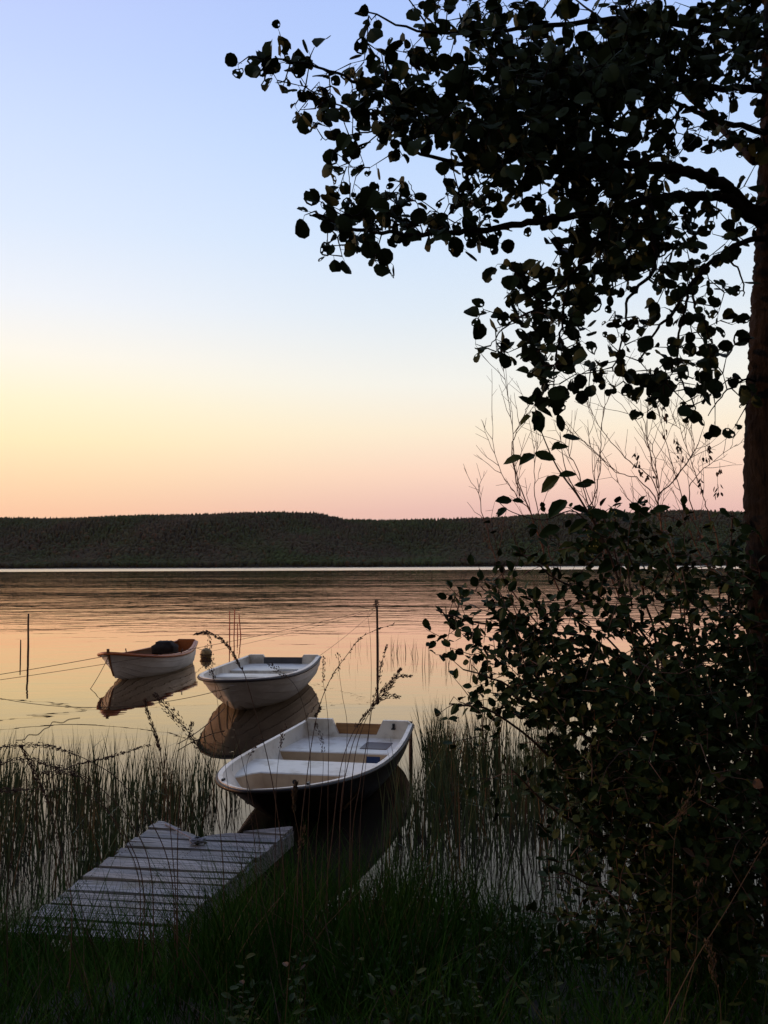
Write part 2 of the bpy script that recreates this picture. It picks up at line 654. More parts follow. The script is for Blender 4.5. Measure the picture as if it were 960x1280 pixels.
# ------------------------------------------------------------------ boats
class Hull:
    def __init__(s, L, B, Bt, zs, zm, zb, draft=.12, rake=.5, p=2.2, q=.6, sm=.4, t=.05, floor=.1, ngir=14):
        s.__dict__.update(locals())

    def hb(s, u):
        if u < s.sm:
            return s.Bt + (s.B - s.Bt) * math.sin(math.pi / 2 * u / s.sm)
        k = (u - s.sm) / (1 - s.sm)
        return s.B * max(0, 1 - k ** s.p) ** s.q

    def zg(s, u):
        # sheer: parabola through stern, mid, bow
        a = s.zs
        c = s.zb
        m = s.zm
        return a * (1 - u) * (1 - 2 * u) + 4 * m * u * (1 - u) + c * u * (2 * u - 1)

    def zk(s, u):
        return -s.draft + (.10 if u < .5 else .10) * 0 + (s.draft + .1) * sstep(.72, 1.0, u) ** 2 * .9

    def pt(s, u, g, inset=0.0, proud=0.0):
        w = sstep(.55, 1, u)
        a = g * math.pi / 2
        ys = (1 - w) * math.sin(a) ** .8 + w * (g ** .95)
        zsn = (1 - w) * (1 - math.cos(a)) ** .95 + w * g
        hb = max(0, s.hb(u) - inset)
        zk = s.zk(u) + inset * .6
        x = u * (s.L - s.rake * (1 - g ** .7))
        if inset:
            x = min(x, s.L - inset * 1.2)
        return Vector((x, hb * ys + proud * min(1, hb / .12), zk + (s.zg(u) - zk) * zsn))

    def width(s, u, z, inset=None):
        inset = s.t if inset is None else inset
        lo, hi = 0.0, 1.0
        for _ in range(24):
            mi = (lo + hi) / 2
            if s.pt(u, mi, inset).z < z:
                lo = mi
            else:
                hi = mi
        return s.pt(u, lo, inset).y


def us(n):
    return [1 - (1 - i / n) ** 1.9 for i in range(n + 1)]


def build_hull(h, parent, hullmat, linermat, rimmat, laps=0, railr=.022):
    U = us(30)
    # outer skin
    mb = MB()
    for sgn in (1, -1):
        if laps:
            for k in range(laps):
                g0 = .12 + .88 * k / laps
                g1 = .12 + .88 * (k + 1) / laps
                rows = []
                for u in U:
                    row = []
                    for j, pr in ((0, .016), (.5, .008), (1, .001)):
                        p = h.pt(u, g0 + (g1 - g0) * j, 0, pr)
                        row.append((p.x, sgn * p.y, p.z))
                    if k + 1 < laps:
                        p = h.pt(u, g1, 0, .016)
                        row.append((p.x, sgn * p.y, p.z - .002))
                    rows.append(row)
                mb.grid(rows)
            rows = []
            for u in U:
                rows.append([(lambda p: (p.x, sgn * p.y, p.z))(h.pt(u, .12 * j / 3)) for j in range(4)])
            mb.grid(rows)
        else:
            rows = [[(lambda p: (p.x, sgn * p.y, p.z))(h.pt(u, j / h.ngir)) for j in range(h.ngir + 1)] for u in U]
            mb.grid(rows)
    o = mb.build('hull', hullmat, parent, smooth=not laps)
    # liner
    mb = MB()
    Ui = [max(.012, min(u, .985)) for u in U]
    for sgn in (1, -1):
        rows = []
        for u in Ui:
            row = []
            for j in range(h.ngir + 1):
                p = h.pt(u, j / h.ngir, h.t)
                row.append((p.x, sgn * p.y, max(p.z, h.floor)))
            rows.append(row)
        mb.grid(rows)
    mb.build('interior', linermat, parent, smooth=True)
    # rim (gunwale top)
    mb = MB()
    for sgn in (1, -1):
        rows = []
        for u, ui in zip(U, Ui):
            a = h.pt(u, 1)
            b = h.pt(ui, 1, h.t)
            rows.append([(a.x, sgn * (a.y + .004), a.z - .02), (a.x, sgn * (a.y + .004), a.z + .008), (b.x, sgn * max(0, b.y - .004), b.z + .008), (b.x, sgn * max(0, b.y - .004), b.z - .02)])
        mb.grid(rows)
    mb.build('gunwale', rimmat[0], parent)
    mb = MB()
    pts = [h.pt(u, 1) for u in U]
    loop = [Vector((p.x, p.y + railr * .6, p.z - railr)) for p in pts] + [Vector((p.x + .01, -p.y - railr * .6, p.z - railr)) for p in reversed(pts)][1:]
    mb.tube(loop, railr, 6)
    mb.build('rub_rail', rimmat[1], parent, smooth=True)
    return o


def transom(h, parent, m, nw=.22, nd_=.14, th=.06, x=0.0, rise=0.0, rake=.0):
    """solid stern board with the notch for the motor, following the hull section"""
    sec = [h.pt(0.0, j / 12) for j in range(13)]
    ol = [(p.y - .006, p.z) for p in sec]
    top = ol[-1][1] + .012 + rise
    prof_ = ol[:-1] + [(ol[-1][0], ol[-1][1]), (ol[-1][0] - .05, top)]
    if nw:
        prof_ += [(nw + .09, top), (nw, top - nd_ - rise)]
        prof_ += [(0.0, top - nd_ - rise)]
    else:
        prof_ += [(0, top)]
    full = prof_ + [(-a, b) for a, b in reversed(prof_[1:-1])]
    n = len(full)
    mb = MB()
    vs = [(x, a, b) for a, b in full] + [(x + th, a, b) for a, b in full]
    mb.add(vs, [tuple(range(n)), tuple(reversed(range(n, 2 * n)))] + [(i, i + n, (i + 1) % n + n, (i + 1) % n) for i in range(n)])
    return mb.build('transom', m, parent)


def bench(h, parent, m, u1, u2, z, name='seat', flare=.0, thick=None, zlow=None, face=None):
    """a box seat moulded between the sides; flare pulls its front edge forward along the sides"""
    mb = MB()
    K = 17
    zl = h.floor if zlow is None else zlow
    front, back = [], []
    for j in range(K):
        e = -1 + 2 * j / (K - 1)
        uf = u2 + flare * sstep(.62, 1, abs(e))
        wf = h.width(uf, z) + .012
        front.append(Vector((uf * h.L, e * wf, z)))
        wb = h.width(u1, z) + .012
        back.append(Vector((u1 * h.L, e * wb, z)))
    rows = [back]
    for k in (1, 2, 3, 4):
        rr = []
        for j in range(K):
            e = -1 + 2 * j / (K - 1)
            u = u1 + (front[j].x / h.L - u1) * k / 4
            rr.append(Vector((u * h.L, e * (h.width(u, z) + .012), z)))
        rows.append(rr)
    # rounded nose then face
    rows.append([p + Vector((.012, 0, -.012)) for p in front])
    if thick:
        rows.append([Vector((p.x + .012, p.y, z - thick)) for p in front])
        rows.append([Vector((p.x, p.y, z - thick)) for p in back])
    else:
        mb.grid(rows)
        rows = [rows[-1]]
        for zz in (z - .08, (z + zl) / 2, zl):
            rr = []
            for j in range(K):
                e = -1 + 2 * j / (K - 1)
                u = min(.97, front[j].x / h.L)
                rr.append(Vector((front[j].x + .014, e * (h.width(u, zz) + .012), zz)))
            rows.append(rr)
    mb.grid(rows, 1 if (face and not thick) else 0)
    if not thick:
        rr2 = [[Vector((back[j].x, back[j].y, z)) for j in range(K)], [Vector((back[j].x, (-1 + 2 * j / (K - 1)) * h.width(u1, zl), zl)) for j in range(K)]]
        mb.grid(rr2)
    return mb.build(name, [m, face] if face else m, parent)


def place_boat(name, stern, bow, label):
    d = Vector(bow) - Vector(stern)
    return empty(name, (stern[0], stern[1], 0), math.atan2(d.y, d.x), label, 'boat', 'moored rowing boats'), d.length


# near boat: black hull, white inside
b1, L1 = place_boat('rowing_boat', (-.36, 12.46), (-1.21, 8.33), 'black hulled open boat with white interior, nearest to the jetty')
h1 = Hull(L1, .84, .74, .50, .47, .60, draft=.13, rake=1.0, p=2.4, q=.62, sm=.42, t=.042, floor=.10)
build_hull(h1, b1, M['blackhull'], M['white'], (M['white'], M['blackhull']), railr=.02)
t1 = transom(h1, b1, M['white'], nw=.26, nd_=.17, rise=.03)
mb = MB()
mb.box((-.02, 0, h1.zs - .12), (.03, .62, .2))
mb.build('motor_pad', M['padwood'], b1)
M['tan'] = mat('tan_seat_face', (.56, .40, .24), (.40, .28, .17), 4, .5)  # tan tone for the seat fronts, tops stay white
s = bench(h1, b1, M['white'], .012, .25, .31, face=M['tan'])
mb = MB()
mb.box((.6, .38, .314), (.42, .34, .008))
mb.build('hatch', M['hatch'], s)
mb = MB()
mb.box((.25 * h1.L + .018, .44, .225), (.006, .17, .10))
tag(mb.build('sticker', M['blue'], s), 'small dark blue sticker on the front of the rear seat')
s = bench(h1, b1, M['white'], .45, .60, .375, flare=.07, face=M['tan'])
mb = MB()
mb.tube([(.60 * h1.L + .012, -.10, .285), (.60 * h1.L + .02, -.10, .285)], .026, 12)
mb.build('drain_hole', M['dark'], s)
mb = MB()
mb.box((.075, .5, .47), (.025, .03, .07))
mb.box((.09, .5, .44), (.05, .05, .015))
mb.build('hook', M['dark'], t1)
mb = MB()
p = h1.pt(.80, .78, 0, .003)
q = h1.pt(.84, .78, 0, .003)
mb.add([h1.pt(u, g, 0, .004) for u, g in ((.80, .72), (.84, .72), (.84, .8), (.80, .8))], [(0, 1, 2, 3), (3, 2, 1, 0)])
mb.build('hull_plate', M['rubber'], b1)
for sg in (1, -1):
    mb = MB()
    pp = h1.pt(.9, 1, .03)
    mb.box((pp.x, sg * pp.y, pp.z + .02), (.06, .02, .02))
    mb.build('cleat', M['dark'], b1)

# middle boat: clinker look, white
b2, L2 = place_boat('rowing_boat', (-2.25, 20.6), (-2.72, 15.75), 'white clinker style open boat with dark rub rail, moored between the other two boats')
h2 = Hull(L2, .93, .82, .60, .58, .67, draft=.14, rake=.7, p=2.6, q=.55, sm=.42, t=.07, floor=.12)
build_hull(h2, b2, M['greyhull'], M['white'], (M['white'], M['rubber']), laps=5, railr=.026)
t2 = transom(h2, b2, M['white'], nw=.37, nd_=.12, rise=.02, th=.09)
mb = MB()
mb.box((.10, 0, h2.zs - .15), (.02, .86, .26))
mb.build('motor_board', M['shadedgrey'], t2)
s = bench(h2, b2, M['white'], .015, .30, .44)
mb = MB()
mb.box((.30 * h2.L - .12, .36, .444), (.16, .42, .01))
mb.build('seat_opening', M['dark'], s)
s = bench(h2, b2, M['white'], .45, .56, .46)
for (u, sg) in ((.86, -1), (.93, -1), (.12, 1)):
    mb = MB()
    pp = h2.pt(u, .9, h2.t)
    mb.box((pp.x, sg * (pp.y - .02), pp.z + .0), (.09, .05, .08))
    mb.build('fitting', M['dark'], b2)

# far left boat: wooden gunwale, narrow stern
b3, L3 = place_boat('rowing_boat', (-5.36, 25.0), (-6.17, 20.6), 'traditional rowing boat with orange wooden gunwale, farthest out on the left')
h3 = Hull(L3, .75, .27, .60, .47, .70, draft=.13, rake=.35, p=2.5, q=.62, sm=.5, t=.06, floor=.08)
build_hull(h3, b3, M['whitehull'], M['brownwood'], (M['varnish'], M['varnish']), laps=5, railr=.035)
t3 = transom(h3, b3, M['varnish'], nw=0, rise=.03)
for a, b, z in ((.16, .22, .34), (.40, .45, .33), (.68, .73, .38)):
    bench(h3, b3, M['brownwood'], a, b, z, thick=.03, name='seat')
mb = MB()
mb.tube([h3.pt(1, g) + Vector((.012, 0, 0)) for g in (.1, .3, .5, .7, .85, 1)] + [h3.pt(1, 1) + Vector((.015, 0, .07))], [.02, .022, .025, .028, .032, .036, .036], 6)
mb.build('stem_post', M['brownwood'], b3)
for sg in (1, -1):
    mb = MB()
    mb.tube([(2.1, sg * .73, .47), (2.1, sg * .75, .56)], .015, 5)
    mb.build('rowlock', M['dark'], b3)
# bundle lying in the far boat
import bmesh
bm = bmesh.new()
bmesh.ops.create_cube(bm, size=1)
bmesh.ops.subdivide_edges(bm, edges=bm.edges[:], cuts=5, use_grid_fill=True)
for v in bm.verts:
    c = v.co
    l = c.length
    c2 = c.normalized() * .62
    k = .35
    v.co = c * (1 - k) + c2 * k
    v.co.z += .05 * math.sin(v.co.x * 11) * math.cos(v.co.y * 9)
    if v.co.z > .2:
        v.co.x *= .74
        v.co.y *= .72
    v.co.x *= .52
    v.co.y *= .58
    v.co.z *= .33
me = bpy.data.meshes.new('tarpaulin_bundle')
bm.to_mesh(me)
bm.free()
me.materials.append(M['tarp'])
for pl in me.polygons:
    pl.use_smooth = True
bd = bpy.data.objects.new('tarpaulin_bundle', me)
C.objects.link(bd)
m3 = Matrix.Translation(b3.location) @ Matrix.Rotation(b3.rotation_euler.z, 4, 'Z')
bd.location = m3 @ Vector((.32 * L3, 0, .53))
bd.rotation_euler = (0, 0, b3.rotation_euler.z + .1)
tag(bd, 'dark covered bundle lying in the orange rimmed boat', 'bundle')

# ------------------------------------------------------------------ poles, buoy, ropes
def pole(name, px, base_y, top_y, r, m, label, cat='pole', lean=0.0, group=None, depth=.5, bend=0.0):
    b = G(px, base_y, 0)
    h = (base_y - top_y) * b.y / F
    mb = MB()
    n = 7
    pts = []
    for i in range(n + 1):
        t = i / n
        z = -depth + (h + depth) * t
        pts.append((lean * z + bend * math.sin(t * 5), .3 * lean * z, z))
    mb.tube(pts, [r * (1.1 - .35 * i / n) for i in range(n + 1)], 7, rough=.08, rng=R)
    o = mb.build(name, m, smooth=True)
    o.location = (b.x, b.y, 0)
    tag(o, label, cat, group)
    return o, h


pA, hA = pole('mooring_pole', 34.5, 820, 768, .032, M['pole'], 'tall thin mooring pole at the left edge with ropes passing it', lean=.01, bend=.012)
pB, hB = pole('mooring_pole', 25.5, 822, 800, .022, M['pole'], 'short thin stick just left of the tall mooring pole')
pC, hC = pole('mooring_pole', 472, 819, 758, .040, M['pole'], 'reddish wooden mooring pole standing alone in the middle water, ropes tied to it', lean=-.008)
pD, hD = pole('mooring_post', 513.5, 947, 903, .030, M['pole'], 'short dark post right beside the stern of the black boat')
for i, (x, yb, yt, ln, w_) in enumerate(((287, 797, 764, .0, 'leftmost of the red sticks behind the white boat'), (292.5, 797, 762, .02, 'tallest of the red sticks, second from the left'),
                                     (297, 796, 780, -.02, 'shortest of the red sticks behind the white boat'), (301, 796, 768, -.08, 'rightmost red stick, leaning, behind the white boat'))):
    pole('marker_stick', x, yb, yt, .022, M['redpole'], w_, 'stick', ln, 'red sticks standing in the water behind the white boat')

# buoy
bp_ = G(257.5, 822, 0)
be = empty('mooring_buoy', (bp_.x, bp_.y, 0), 0, 'round ochre mooring buoy floating behind the orange rimmed boat', 'buoy')
mb = MB()
rows = []
for i in range(11):
    a = math.pi * i / 10
    rr_ = .165 * math.sin(a) ** .85 + .002
    rows.append([(rr_ * math.cos(2 * math.pi * k / 16), rr_ * math.sin(2 * math.pi * k / 16), .10 - .17 * math.cos(a)) for k in range(16)])
mb.grid(rows, close=True)
mb.build('float', M['buoy'], be, smooth=True)
mb = MB()
mb.tube([(.17 * math.cos(t), .17 * math.sin(t), .09) for t in [i * 2 * math.pi / 16 for i in range(17)]], .014, 5)
mb.build('band', M['rope'], be)
mb = MB()
mb.tube([(.035 * math.cos(t), 0, .30 + .035 * math.sin(t)) for t in [i * 2 * math.pi / 12 for i in range(13)]], .01, 5)
mb.build('ring', M['dark'], be)


def rope(a, b, sag, label, r=.007, n=24, wob=0.0, m=None, name='rope', minz=.012):
    a = Vector(a)
    b = Vector(b)
    pts = []
    for i in range(n + 1):
        t = i / n
        p = a.lerp(b, t)
        p.z -= sag * 4 * t * (1 - t)
        if wob:
            p.x += wob * math.sin(i * 1.7 + a.x)
            p.y += wob * 1.5 * math.sin(i * 1.1 + a.y)
        p.z = max(p.z, minz)
        pts.append(p)
    mb = MB()
    mb.tube(pts, r, 5)
    return tag(mb.build(name, m or M['rope'], smooth=True), label, 'rope')


m2 = Matrix.Translation(b2.location) @ Matrix.Rotation(b2.rotation_euler.z, 4, 'Z')
m1 = Matrix.Translation(b1.location) @ Matrix.Rotation(b1.rotation_euler.z, 4, 'Z')
topC = Vector((pC.location.x, pC.location.y, hC - .06))
bow3 = m3 @ Vector((L3, 0, .62))
rope(P(-60, 852, 20.0), bow3, .02, 'taut rope running from the left edge to the bow of the orange rimmed boat')
rope(P(-60, 858, 17.5), topC, .16, 'long rope passing in front of the orange rimmed boat to the middle pole', r=.0055, n=40)
rope(P(-60, 858, 16.5), m2 @ Vector((L2 - .1, .05, .52)), .35, 'slack rope dipping to the water between left edge and white boat', r=.0055, n=40)
rope(bow3 + Vector((0, -.03, -.05)), G(113, 861, 0), .03, 'short painter dropping from the orange rimmed boat bow into the water', minz=-.05)
rope(m2 @ Vector((L2 + .0, 0, .2)), G(222, 930, .05), .05, 'bow line of the white boat running to the reeds on shore')
stern3 = m3 @ Vector((-.02, .05, .5))
rope(stern3, Vector((bp_.x, bp_.y, .2)), .03, 'short rope tying the orange rimmed boat stern to the buoy')
rope(m2 @ Vector((0, -.8, .6)) if False else m2 @ Vector((0, .80, .6)), topC, .05, 'stern rope of the white boat going up to the middle pole', r=.004)
rope(Vector((bp_.x, bp_.y, .15)), topC + Vector((.02, 0, -.03)), .06, 'rope from the buoy up to the middle pole', r=.004)
mb = MB()
fl = [G(x, y, .006) for x, y in ((20, 925), (30, 924), (36, 918), (47, 918), (55, 911), (62, 908), (66, 902), (78, 903), (86, 899), (100, 897))]
mb.tube(smooth_path(fl, 4), .004, 5)  # thin tube laid on the water as a seed stalk's reflection
tag(mb.build('stalk_reflection', M['rope'], smooth=True), 'reflection of a seed stalk drawn as a thin line on the water above the left reeds', 'rope')

# ------------------------------------------------------------------ jetty
DZ = .30
FL = G(198, 1026, DZ)
FR = G(369, 1031, DZ)
NL = G(16, 1163, DZ)
ax = ((FL - NL).normalized() * 2.2 + (FR - G(225, 1150, DZ)).normalized()).normalized()
ax.z = 0
ax.normalize()
side = Vector((ax.y, -ax.x, 0))
W = (FR - FL).dot(side)
print('jetty', FL, FR, NL, ax, W)
jt = empty('jetty', (FL.x, FL.y, 0), math.atan2(side.y, side.x), 'grey weathered plank jetty with a notched end, nearest the bank', 'jetty')
# local: x across (0 = far left corner), y along (0 far end, negative towards the shore)
NR = G(199, 1176, DZ)
mb = MB()
cols = []
bw = .101


def jloc(p):
    v = Vector((p.x - FL.x, p.y - FL.y, 0))
    return v.dot(side), v.dot(ax)


(nlx, nly), (nrx, nry), (frx, fry) = jloc(NL), jloc(NR), jloc(FR)
Lj = -nly + .02


def xl(y):
    return nlx * (y / nly)


def xr(y):
    return frx + (nrx - frx) * ((y - fry) / (nry - fry))


y = 0.0
bi = 0
V_n = .40      # depth of the notch
nail = MB()
nx = W * .42
while y > -Lj:
    gap = .052 if bi % 2 == 1 else .007
    gap *= R.uniform(.8, 1.2)
    y0, y1 = y, y - bw * R.uniform(.94, 1.04)
    tint = R.uniform(.62, 1.15)
    warm = R.uniform(.95, 1.08)
    tzl, tzr = R.uniform(-.004, .004), R.uniform(-.004, .004)
    rot_ = R.uniform(-.006, .006)

    def board(xa, xb, xa2, xb2, ya, yb):
        n = 8
        vs = []
        w1 = R.uniform(0, 6)
        for zz in (-.028, 0):
            for k in range(n + 1):
                t = k / n
                for (a, b, yy) in ((xa, xb, ya), (xa2, xb2, yb)):
                    x_ = a + (b - a) * t
                    vs.append((x_, yy + rot_ * (t - .5) * 2 + .0022 * math.sin(w1 + x_ * 9 + yy * 40), DZ + zz + tzl + (tzr - tzl) * t + .002 * math.sin(w1 + 5 * x_)))
        m_ = 2 * (n + 1)
        fs = []
        for k in range(n):
            a = 2 * k
            fs.append((a, a + 1, a + 3, a + 2))
            fs.append((m_ + a, m_ + a + 2, m_ + a + 3, m_ + a + 1))
            fs.append((a, a + 2, m_ + a + 2, m_ + a))
            fs.append((a + 1, m_ + a + 1, m_ + a + 3, a + 3))
        fs.append((0, m_, m_ + 1, 1))
        e = 2 * n
        fs.append((e, e + 1, m_ + e + 1, m_ + e))
        mb.add(vs, fs)
        cols.extend([(tint * warm, tint, tint * (2 - warm), 1)] * len(vs))
    el = R.uniform(-.018, .018)
    er = R.uniform(-.018, .018)
    ym = (y0 + y1) / 2
    if y0 > -V_n:
        k0 = -y0 / V_n
        k1 = min(1.0, -y1 / V_n)
        board(xl(y0) + el, .05 + (nx - .05) * k0, xl(y1) + el, .05 + (nx - .05) * k1, y0, y1)
        board(W - .04 - (W - .04 - nx) * k0 * .98, xr(y0) + er, W - .04 - (W - .04 - nx) * k1 * .98, xr(y1) + er, y0, y1)
    else:
        board(xl(y0) + el, xr(y0) + er, xl(y1) + el, xr(y1) + er, y0, y1)
        for xx in (xl(ym) + .05, (xl(ym) + xr(ym)) / 2, xr(ym) - .05):
            for dy in (-.025, .025):
                nail.tube([(xx + R.uniform(-.008, .008), ym + dy, DZ), (xx, ym + dy, DZ + .003)], .003, 5)
    y = y1 - gap
    bi += 1
dk = mb.build('deck', M['plank'], jt)
ca = dk.data.color_attributes.new('board', 'FLOAT_COLOR', 'POINT')
ca.data.foreach_set('color', np.array(cols, dtype=np.float32).ravel())
tag(nail.build('nails', mat('rusty_nail', (.05, .025, .015), None, rough=.7), dk), kind='stuff')


def white_attr(o):
    ca = o.data.color_attributes.new('board', 'FLOAT_COLOR', 'POINT')
    ca.data.foreach_set('color', np.full(len(o.data.vertices) * 4, .75, dtype=np.float32))


def beam(xf, y0, y1, off, name='side_beam'):
    mb = MB()
    rows = []
    for yy in (y0, y1):
        x0 = xf(yy) + off
        rows.append([(x0 - .018, yy, DZ - .16), (x0 + .018, yy, DZ - .16), (x0 + .018, yy, DZ - .036), (x0 - .018, yy, DZ - .036)])
    mb.grid(rows, close=True)
    mb.add(rows[0], [(0, 1, 2, 3)])
    mb.add(rows[1], [(3, 2, 1, 0)])
    white_attr(mb.build(name, M['plank'], jt))


beam(xl, -.02, -Lj + .03, .02)
beam(xr, -.01, -Lj + .03, -.01)
beam(lambda q: (xl(q) + xr(q)) / 2, -V_n - .05, -Lj + .03, 0, 'middle_beam')
for yy in (-.12, -1.3, -2.3):
    for xx in (xl(yy) + .09, xr(yy) - .09):
        mb = MB()
        mb.tube([(xx, yy, -.7), (xx, yy, DZ - .04)], .045, 8)
        mb.build('post', M['pole'], jt, smooth=True)
# mooring ring with a knot of grey rope at the notch
kn = G(247, 1053, DZ + .02)
ke = empty('rope_knot', (kn.x, kn.y, DZ + .004), .3, 'small heap of grey mooring rope at the notch of the jetty', 'rope')
mb = MB()
pts = []
for i in range(70):
    t = i * .42
    rr_ = .028 + .014 * math.sin(i * .9)
    pts.append((rr_ * math.cos(t) * 1.5, rr_ * math.sin(t), .012 + .03 * abs(math.sin(i * .37))))
mb.tube(pts, .008, 5)
mb.build('coil', M['greyrope'], ke, smooth=True)
mb = MB()
mb.tube([(.028 * math.cos(t) + .0, .02, .015 + .028 * math.sin(t) + .01) for t in [i * 2 * math.pi / 14 for i in range(15)]], .007, 5)
mb.build('ring', M['dark'], ke)
rope(Vector((kn.x, kn.y, DZ + .03)), G(207, 1030, DZ + .012), .0, 'pale rope lying along the edge of the jetty notch', r=.009, m=M['greyrope'], minz=DZ + .01)
rope(Vector((kn.x + .03, kn.y, DZ + .03)), m1 @ Vector((L1 * .985, 0, .38)), .12, 'slack line from the jetty notch to the black boat', r=.009, m=M['rope'])

# ------------------------------------------------------------------ vegetation builders
def leaf(mb, p, d, n, L, Wd, rng, kind='round', holes=0.0, mi=0):
    """a leaf of three rings of facets about the midrib; some facets are eaten away"""
    d = d.normalized()
    sd_ = d.cross(n)
    if sd_.length < 1e-4:
        sd_ = d.cross(Vector((.3, .5, .8)))
    sd_.normalize()
    nn = sd_.cross(d)
    K = 10
    cen = p + d * (L * .5)
    cup = rng.uniform(-.25, .35) * Wd
    vs = [cen + nn * 0]
    rr = (.45, .78, 1.0)
    ol = []
    for k in range(K):
        a = 2 * math.pi * k / K
        x = -math.cos(a)
        y = math.sin(a)
        if kind == 'round':
            wx = y * (1 + .12 * x)
            lx = x * (1 - (.10 if k == K // 2 else 0))
        else:
            wx = y * (1 - .28 * x) * (1 - .25 * abs(x) ** 3)
            lx = x * (1.12 if k == K // 2 else 1)
        j = 1 + rng.uniform(-.07, .07)
        ol.append((lx * j * L * .5, wx * j * Wd * .5))
    for q in rr:
        for (lx, wy) in ol:
            lx_ = lx * q
            wy_ = wy * q
            z = abs(wy_) / (Wd * .5) * cup - .12 * L * (lx_ / (L * .5)) ** 2 * .6
            vs.append(cen + d * lx_ + sd_ * wy_ + nn * z)
    fs = []
    hl = holes > 0 and rng.random() < .6
    for k in range(K):
        k2 = (k + 1) % K
        fs.append((0, 1 + k, 1 + k2))
        if not (hl and rng.random() < holes):
            fs.append((1 + k, 1 + K + k, 1 + K + k2, 1 + k2))
        if not (hl and rng.random() < holes * .5):
            fs.append((1 + K + k, 1 + 2 * K + k, 1 + 2 * K + k2, 1 + K + k2))
    mb.add(vs, fs, mi)


def small_leaf(mb, p, d, n, L, Wd, rng, mi=0):
    """eight-point pointed oval folded along its midrib"""
    d = d.normalized()
    sd_ = d.cross(n)
    if sd_.length < 1e-4:
        sd_ = d.cross(Vector((.3, .5, .8)))
    sd_.normalize()
    nn = sd_.cross(d)
    cup = rng.uniform(.0, .3) * Wd
    dr = rng.uniform(-.05, .28) * L
    mid = [p, p + d * L * .33 - nn * dr * .1, p + d * L * .68 - nn * dr * .45, p + d * L - nn * dr]
    sides = []
    for sg in (1, -1):
        sides.append([mid[0] + d * L * .14 + sd_ * sg * Wd * .30 + nn * cup * .6,
                      mid[0] + d * L * .42 + sd_ * sg * Wd * .5 + nn * (cup - dr * .2),
                      mid[0] + d * L * .76 + sd_ * sg * Wd * .34 + nn * (cup * .7 - dr * .6)])
    vs = mid + sides[0] + sides[1]
    fs = [(0, 1, 5, 4), (1, 2, 6, 5), (2, 3, 6), (0, 7, 8, 1), (1, 8, 9, 2), (2, 9, 3)]
    mb.add(vs, fs, mi)


def rvec(rng):
    while True:
        v = Vector((rng.uniform(-1, 1), rng.uniform(-1, 1), rng.uniform(-1, 1)))
        if .1 < v.length < 1:
            return v.normalized()


class Skeleton:
    """nodes to which twigs attach, nearest first"""

    def __init__(s):
        s.nodes = np.zeros((0, 3))

    def add(s, pts):
        s.nodes = np.vstack([s.nodes, np.array([tuple(p) for p in pts])])

    def grow(s, targets, mb, rng, step=.09, r0=.0022, r1=.0011, droop=.0):
        T_ = np.array([tuple(t) for t in targets])
        dist = np.min(np.linalg.norm(T_[:, None, :] - s.nodes[None, :, :], axis=2), axis=1)
        order = np.argsort(dist)
        res = []
        for i in order:
            t = T_[i]
            dd = np.linalg.norm(s.nodes - t, axis=1)
            j = int(np.argmin(dd))
            a = Vector(s.nodes[j])
            b = Vector(t)
            L = (b - a).length
            n = max(1, int(L / step))
            off = rvec(rng) * L * .07
            pts = []
            for k in range(n + 1):
                u = k / n
                pts.append(a.lerp(b, u) + off * math.sin(u * math.pi) + Vector((0, 0, L * .1 * math.sin(u * math.pi))))
            rr_ = r0 + .006 * min(1, max(0, L - .2))
            mb.tube(pts, [rr_ + (r1 - rr_) * k / n for k in range(n + 1)], 4, caps=False)
            s.add(pts[1:])
            res.append((b, (b - a).normalized() if L > 1e-5 else rvec(rng), L))
        return res


# ------------------------------------------------------------------ the alder
def cols_x(n, x0, st):
    return [x0 + st * i for i in range(n)]


crown = {
    15: '0000030375777436885688888',
    45: '0020010443757547998769988',
    75: '4554316674788999999978888',
    105: '0136567755789999986776400',
    135: '0045367888899997786443100',
    165: '0001346778888887664563200',
    195: '0000431126888888756223100',
    225: '0000330222676588875222200',
    255: '0003667556744367765444400',
    285: '0003777675421478886543000',
    315: '0000541002022478876453000',
    345: '0000000000056677766531000',
    375: '0000000000236775326520000',
    405: '0000000000137763311140000',
    435: '0000000000447732556652000',
    465: '0000000000004755466653000',
    495: '0000000000002411153532000',
    525: '0000000000000000020340000',
}
TD = 4.35
tree = empty('alder_tree', (0, 0, 0), 0, 'big alder with a dark trunk at the right edge and leafy crown overhead', 'tree')
tr_pts = [(1062, 1330, 4.5, .30), (1020, 1180, 4.45, .215), (1006, 1050, 4.4, .19), (992, 900, 4.4, .18), (985, 740, 4.38, .175), (978, 600, 4.36, .17), (980, 480, 4.35, .165),
          (984, 380, 4.35, .16), (988, 280, 4.35, .155), (990, 160, 4.35, .145), (992, 0, 4.4, .135), (1000, -250, 4.5, .12), (1010, -700, 4.6, .09), (1000, -1100, 4.6, .05)]
TP = [P(a, b, c) for a, b, c, r in tr_pts]
mb = MB()
sm = smooth_path(TP, 24)
rads = []
for i in range(len(sm)):
    k = i / 24
    k0 = min(int(k), len(tr_pts) - 2)
    rads.append(tr_pts[k0][3] + (tr_pts[k0 + 1][3] - tr_pts[k0][3]) * (k - k0))
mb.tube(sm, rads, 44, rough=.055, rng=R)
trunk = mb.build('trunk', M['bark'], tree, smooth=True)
skel = Skeleton()
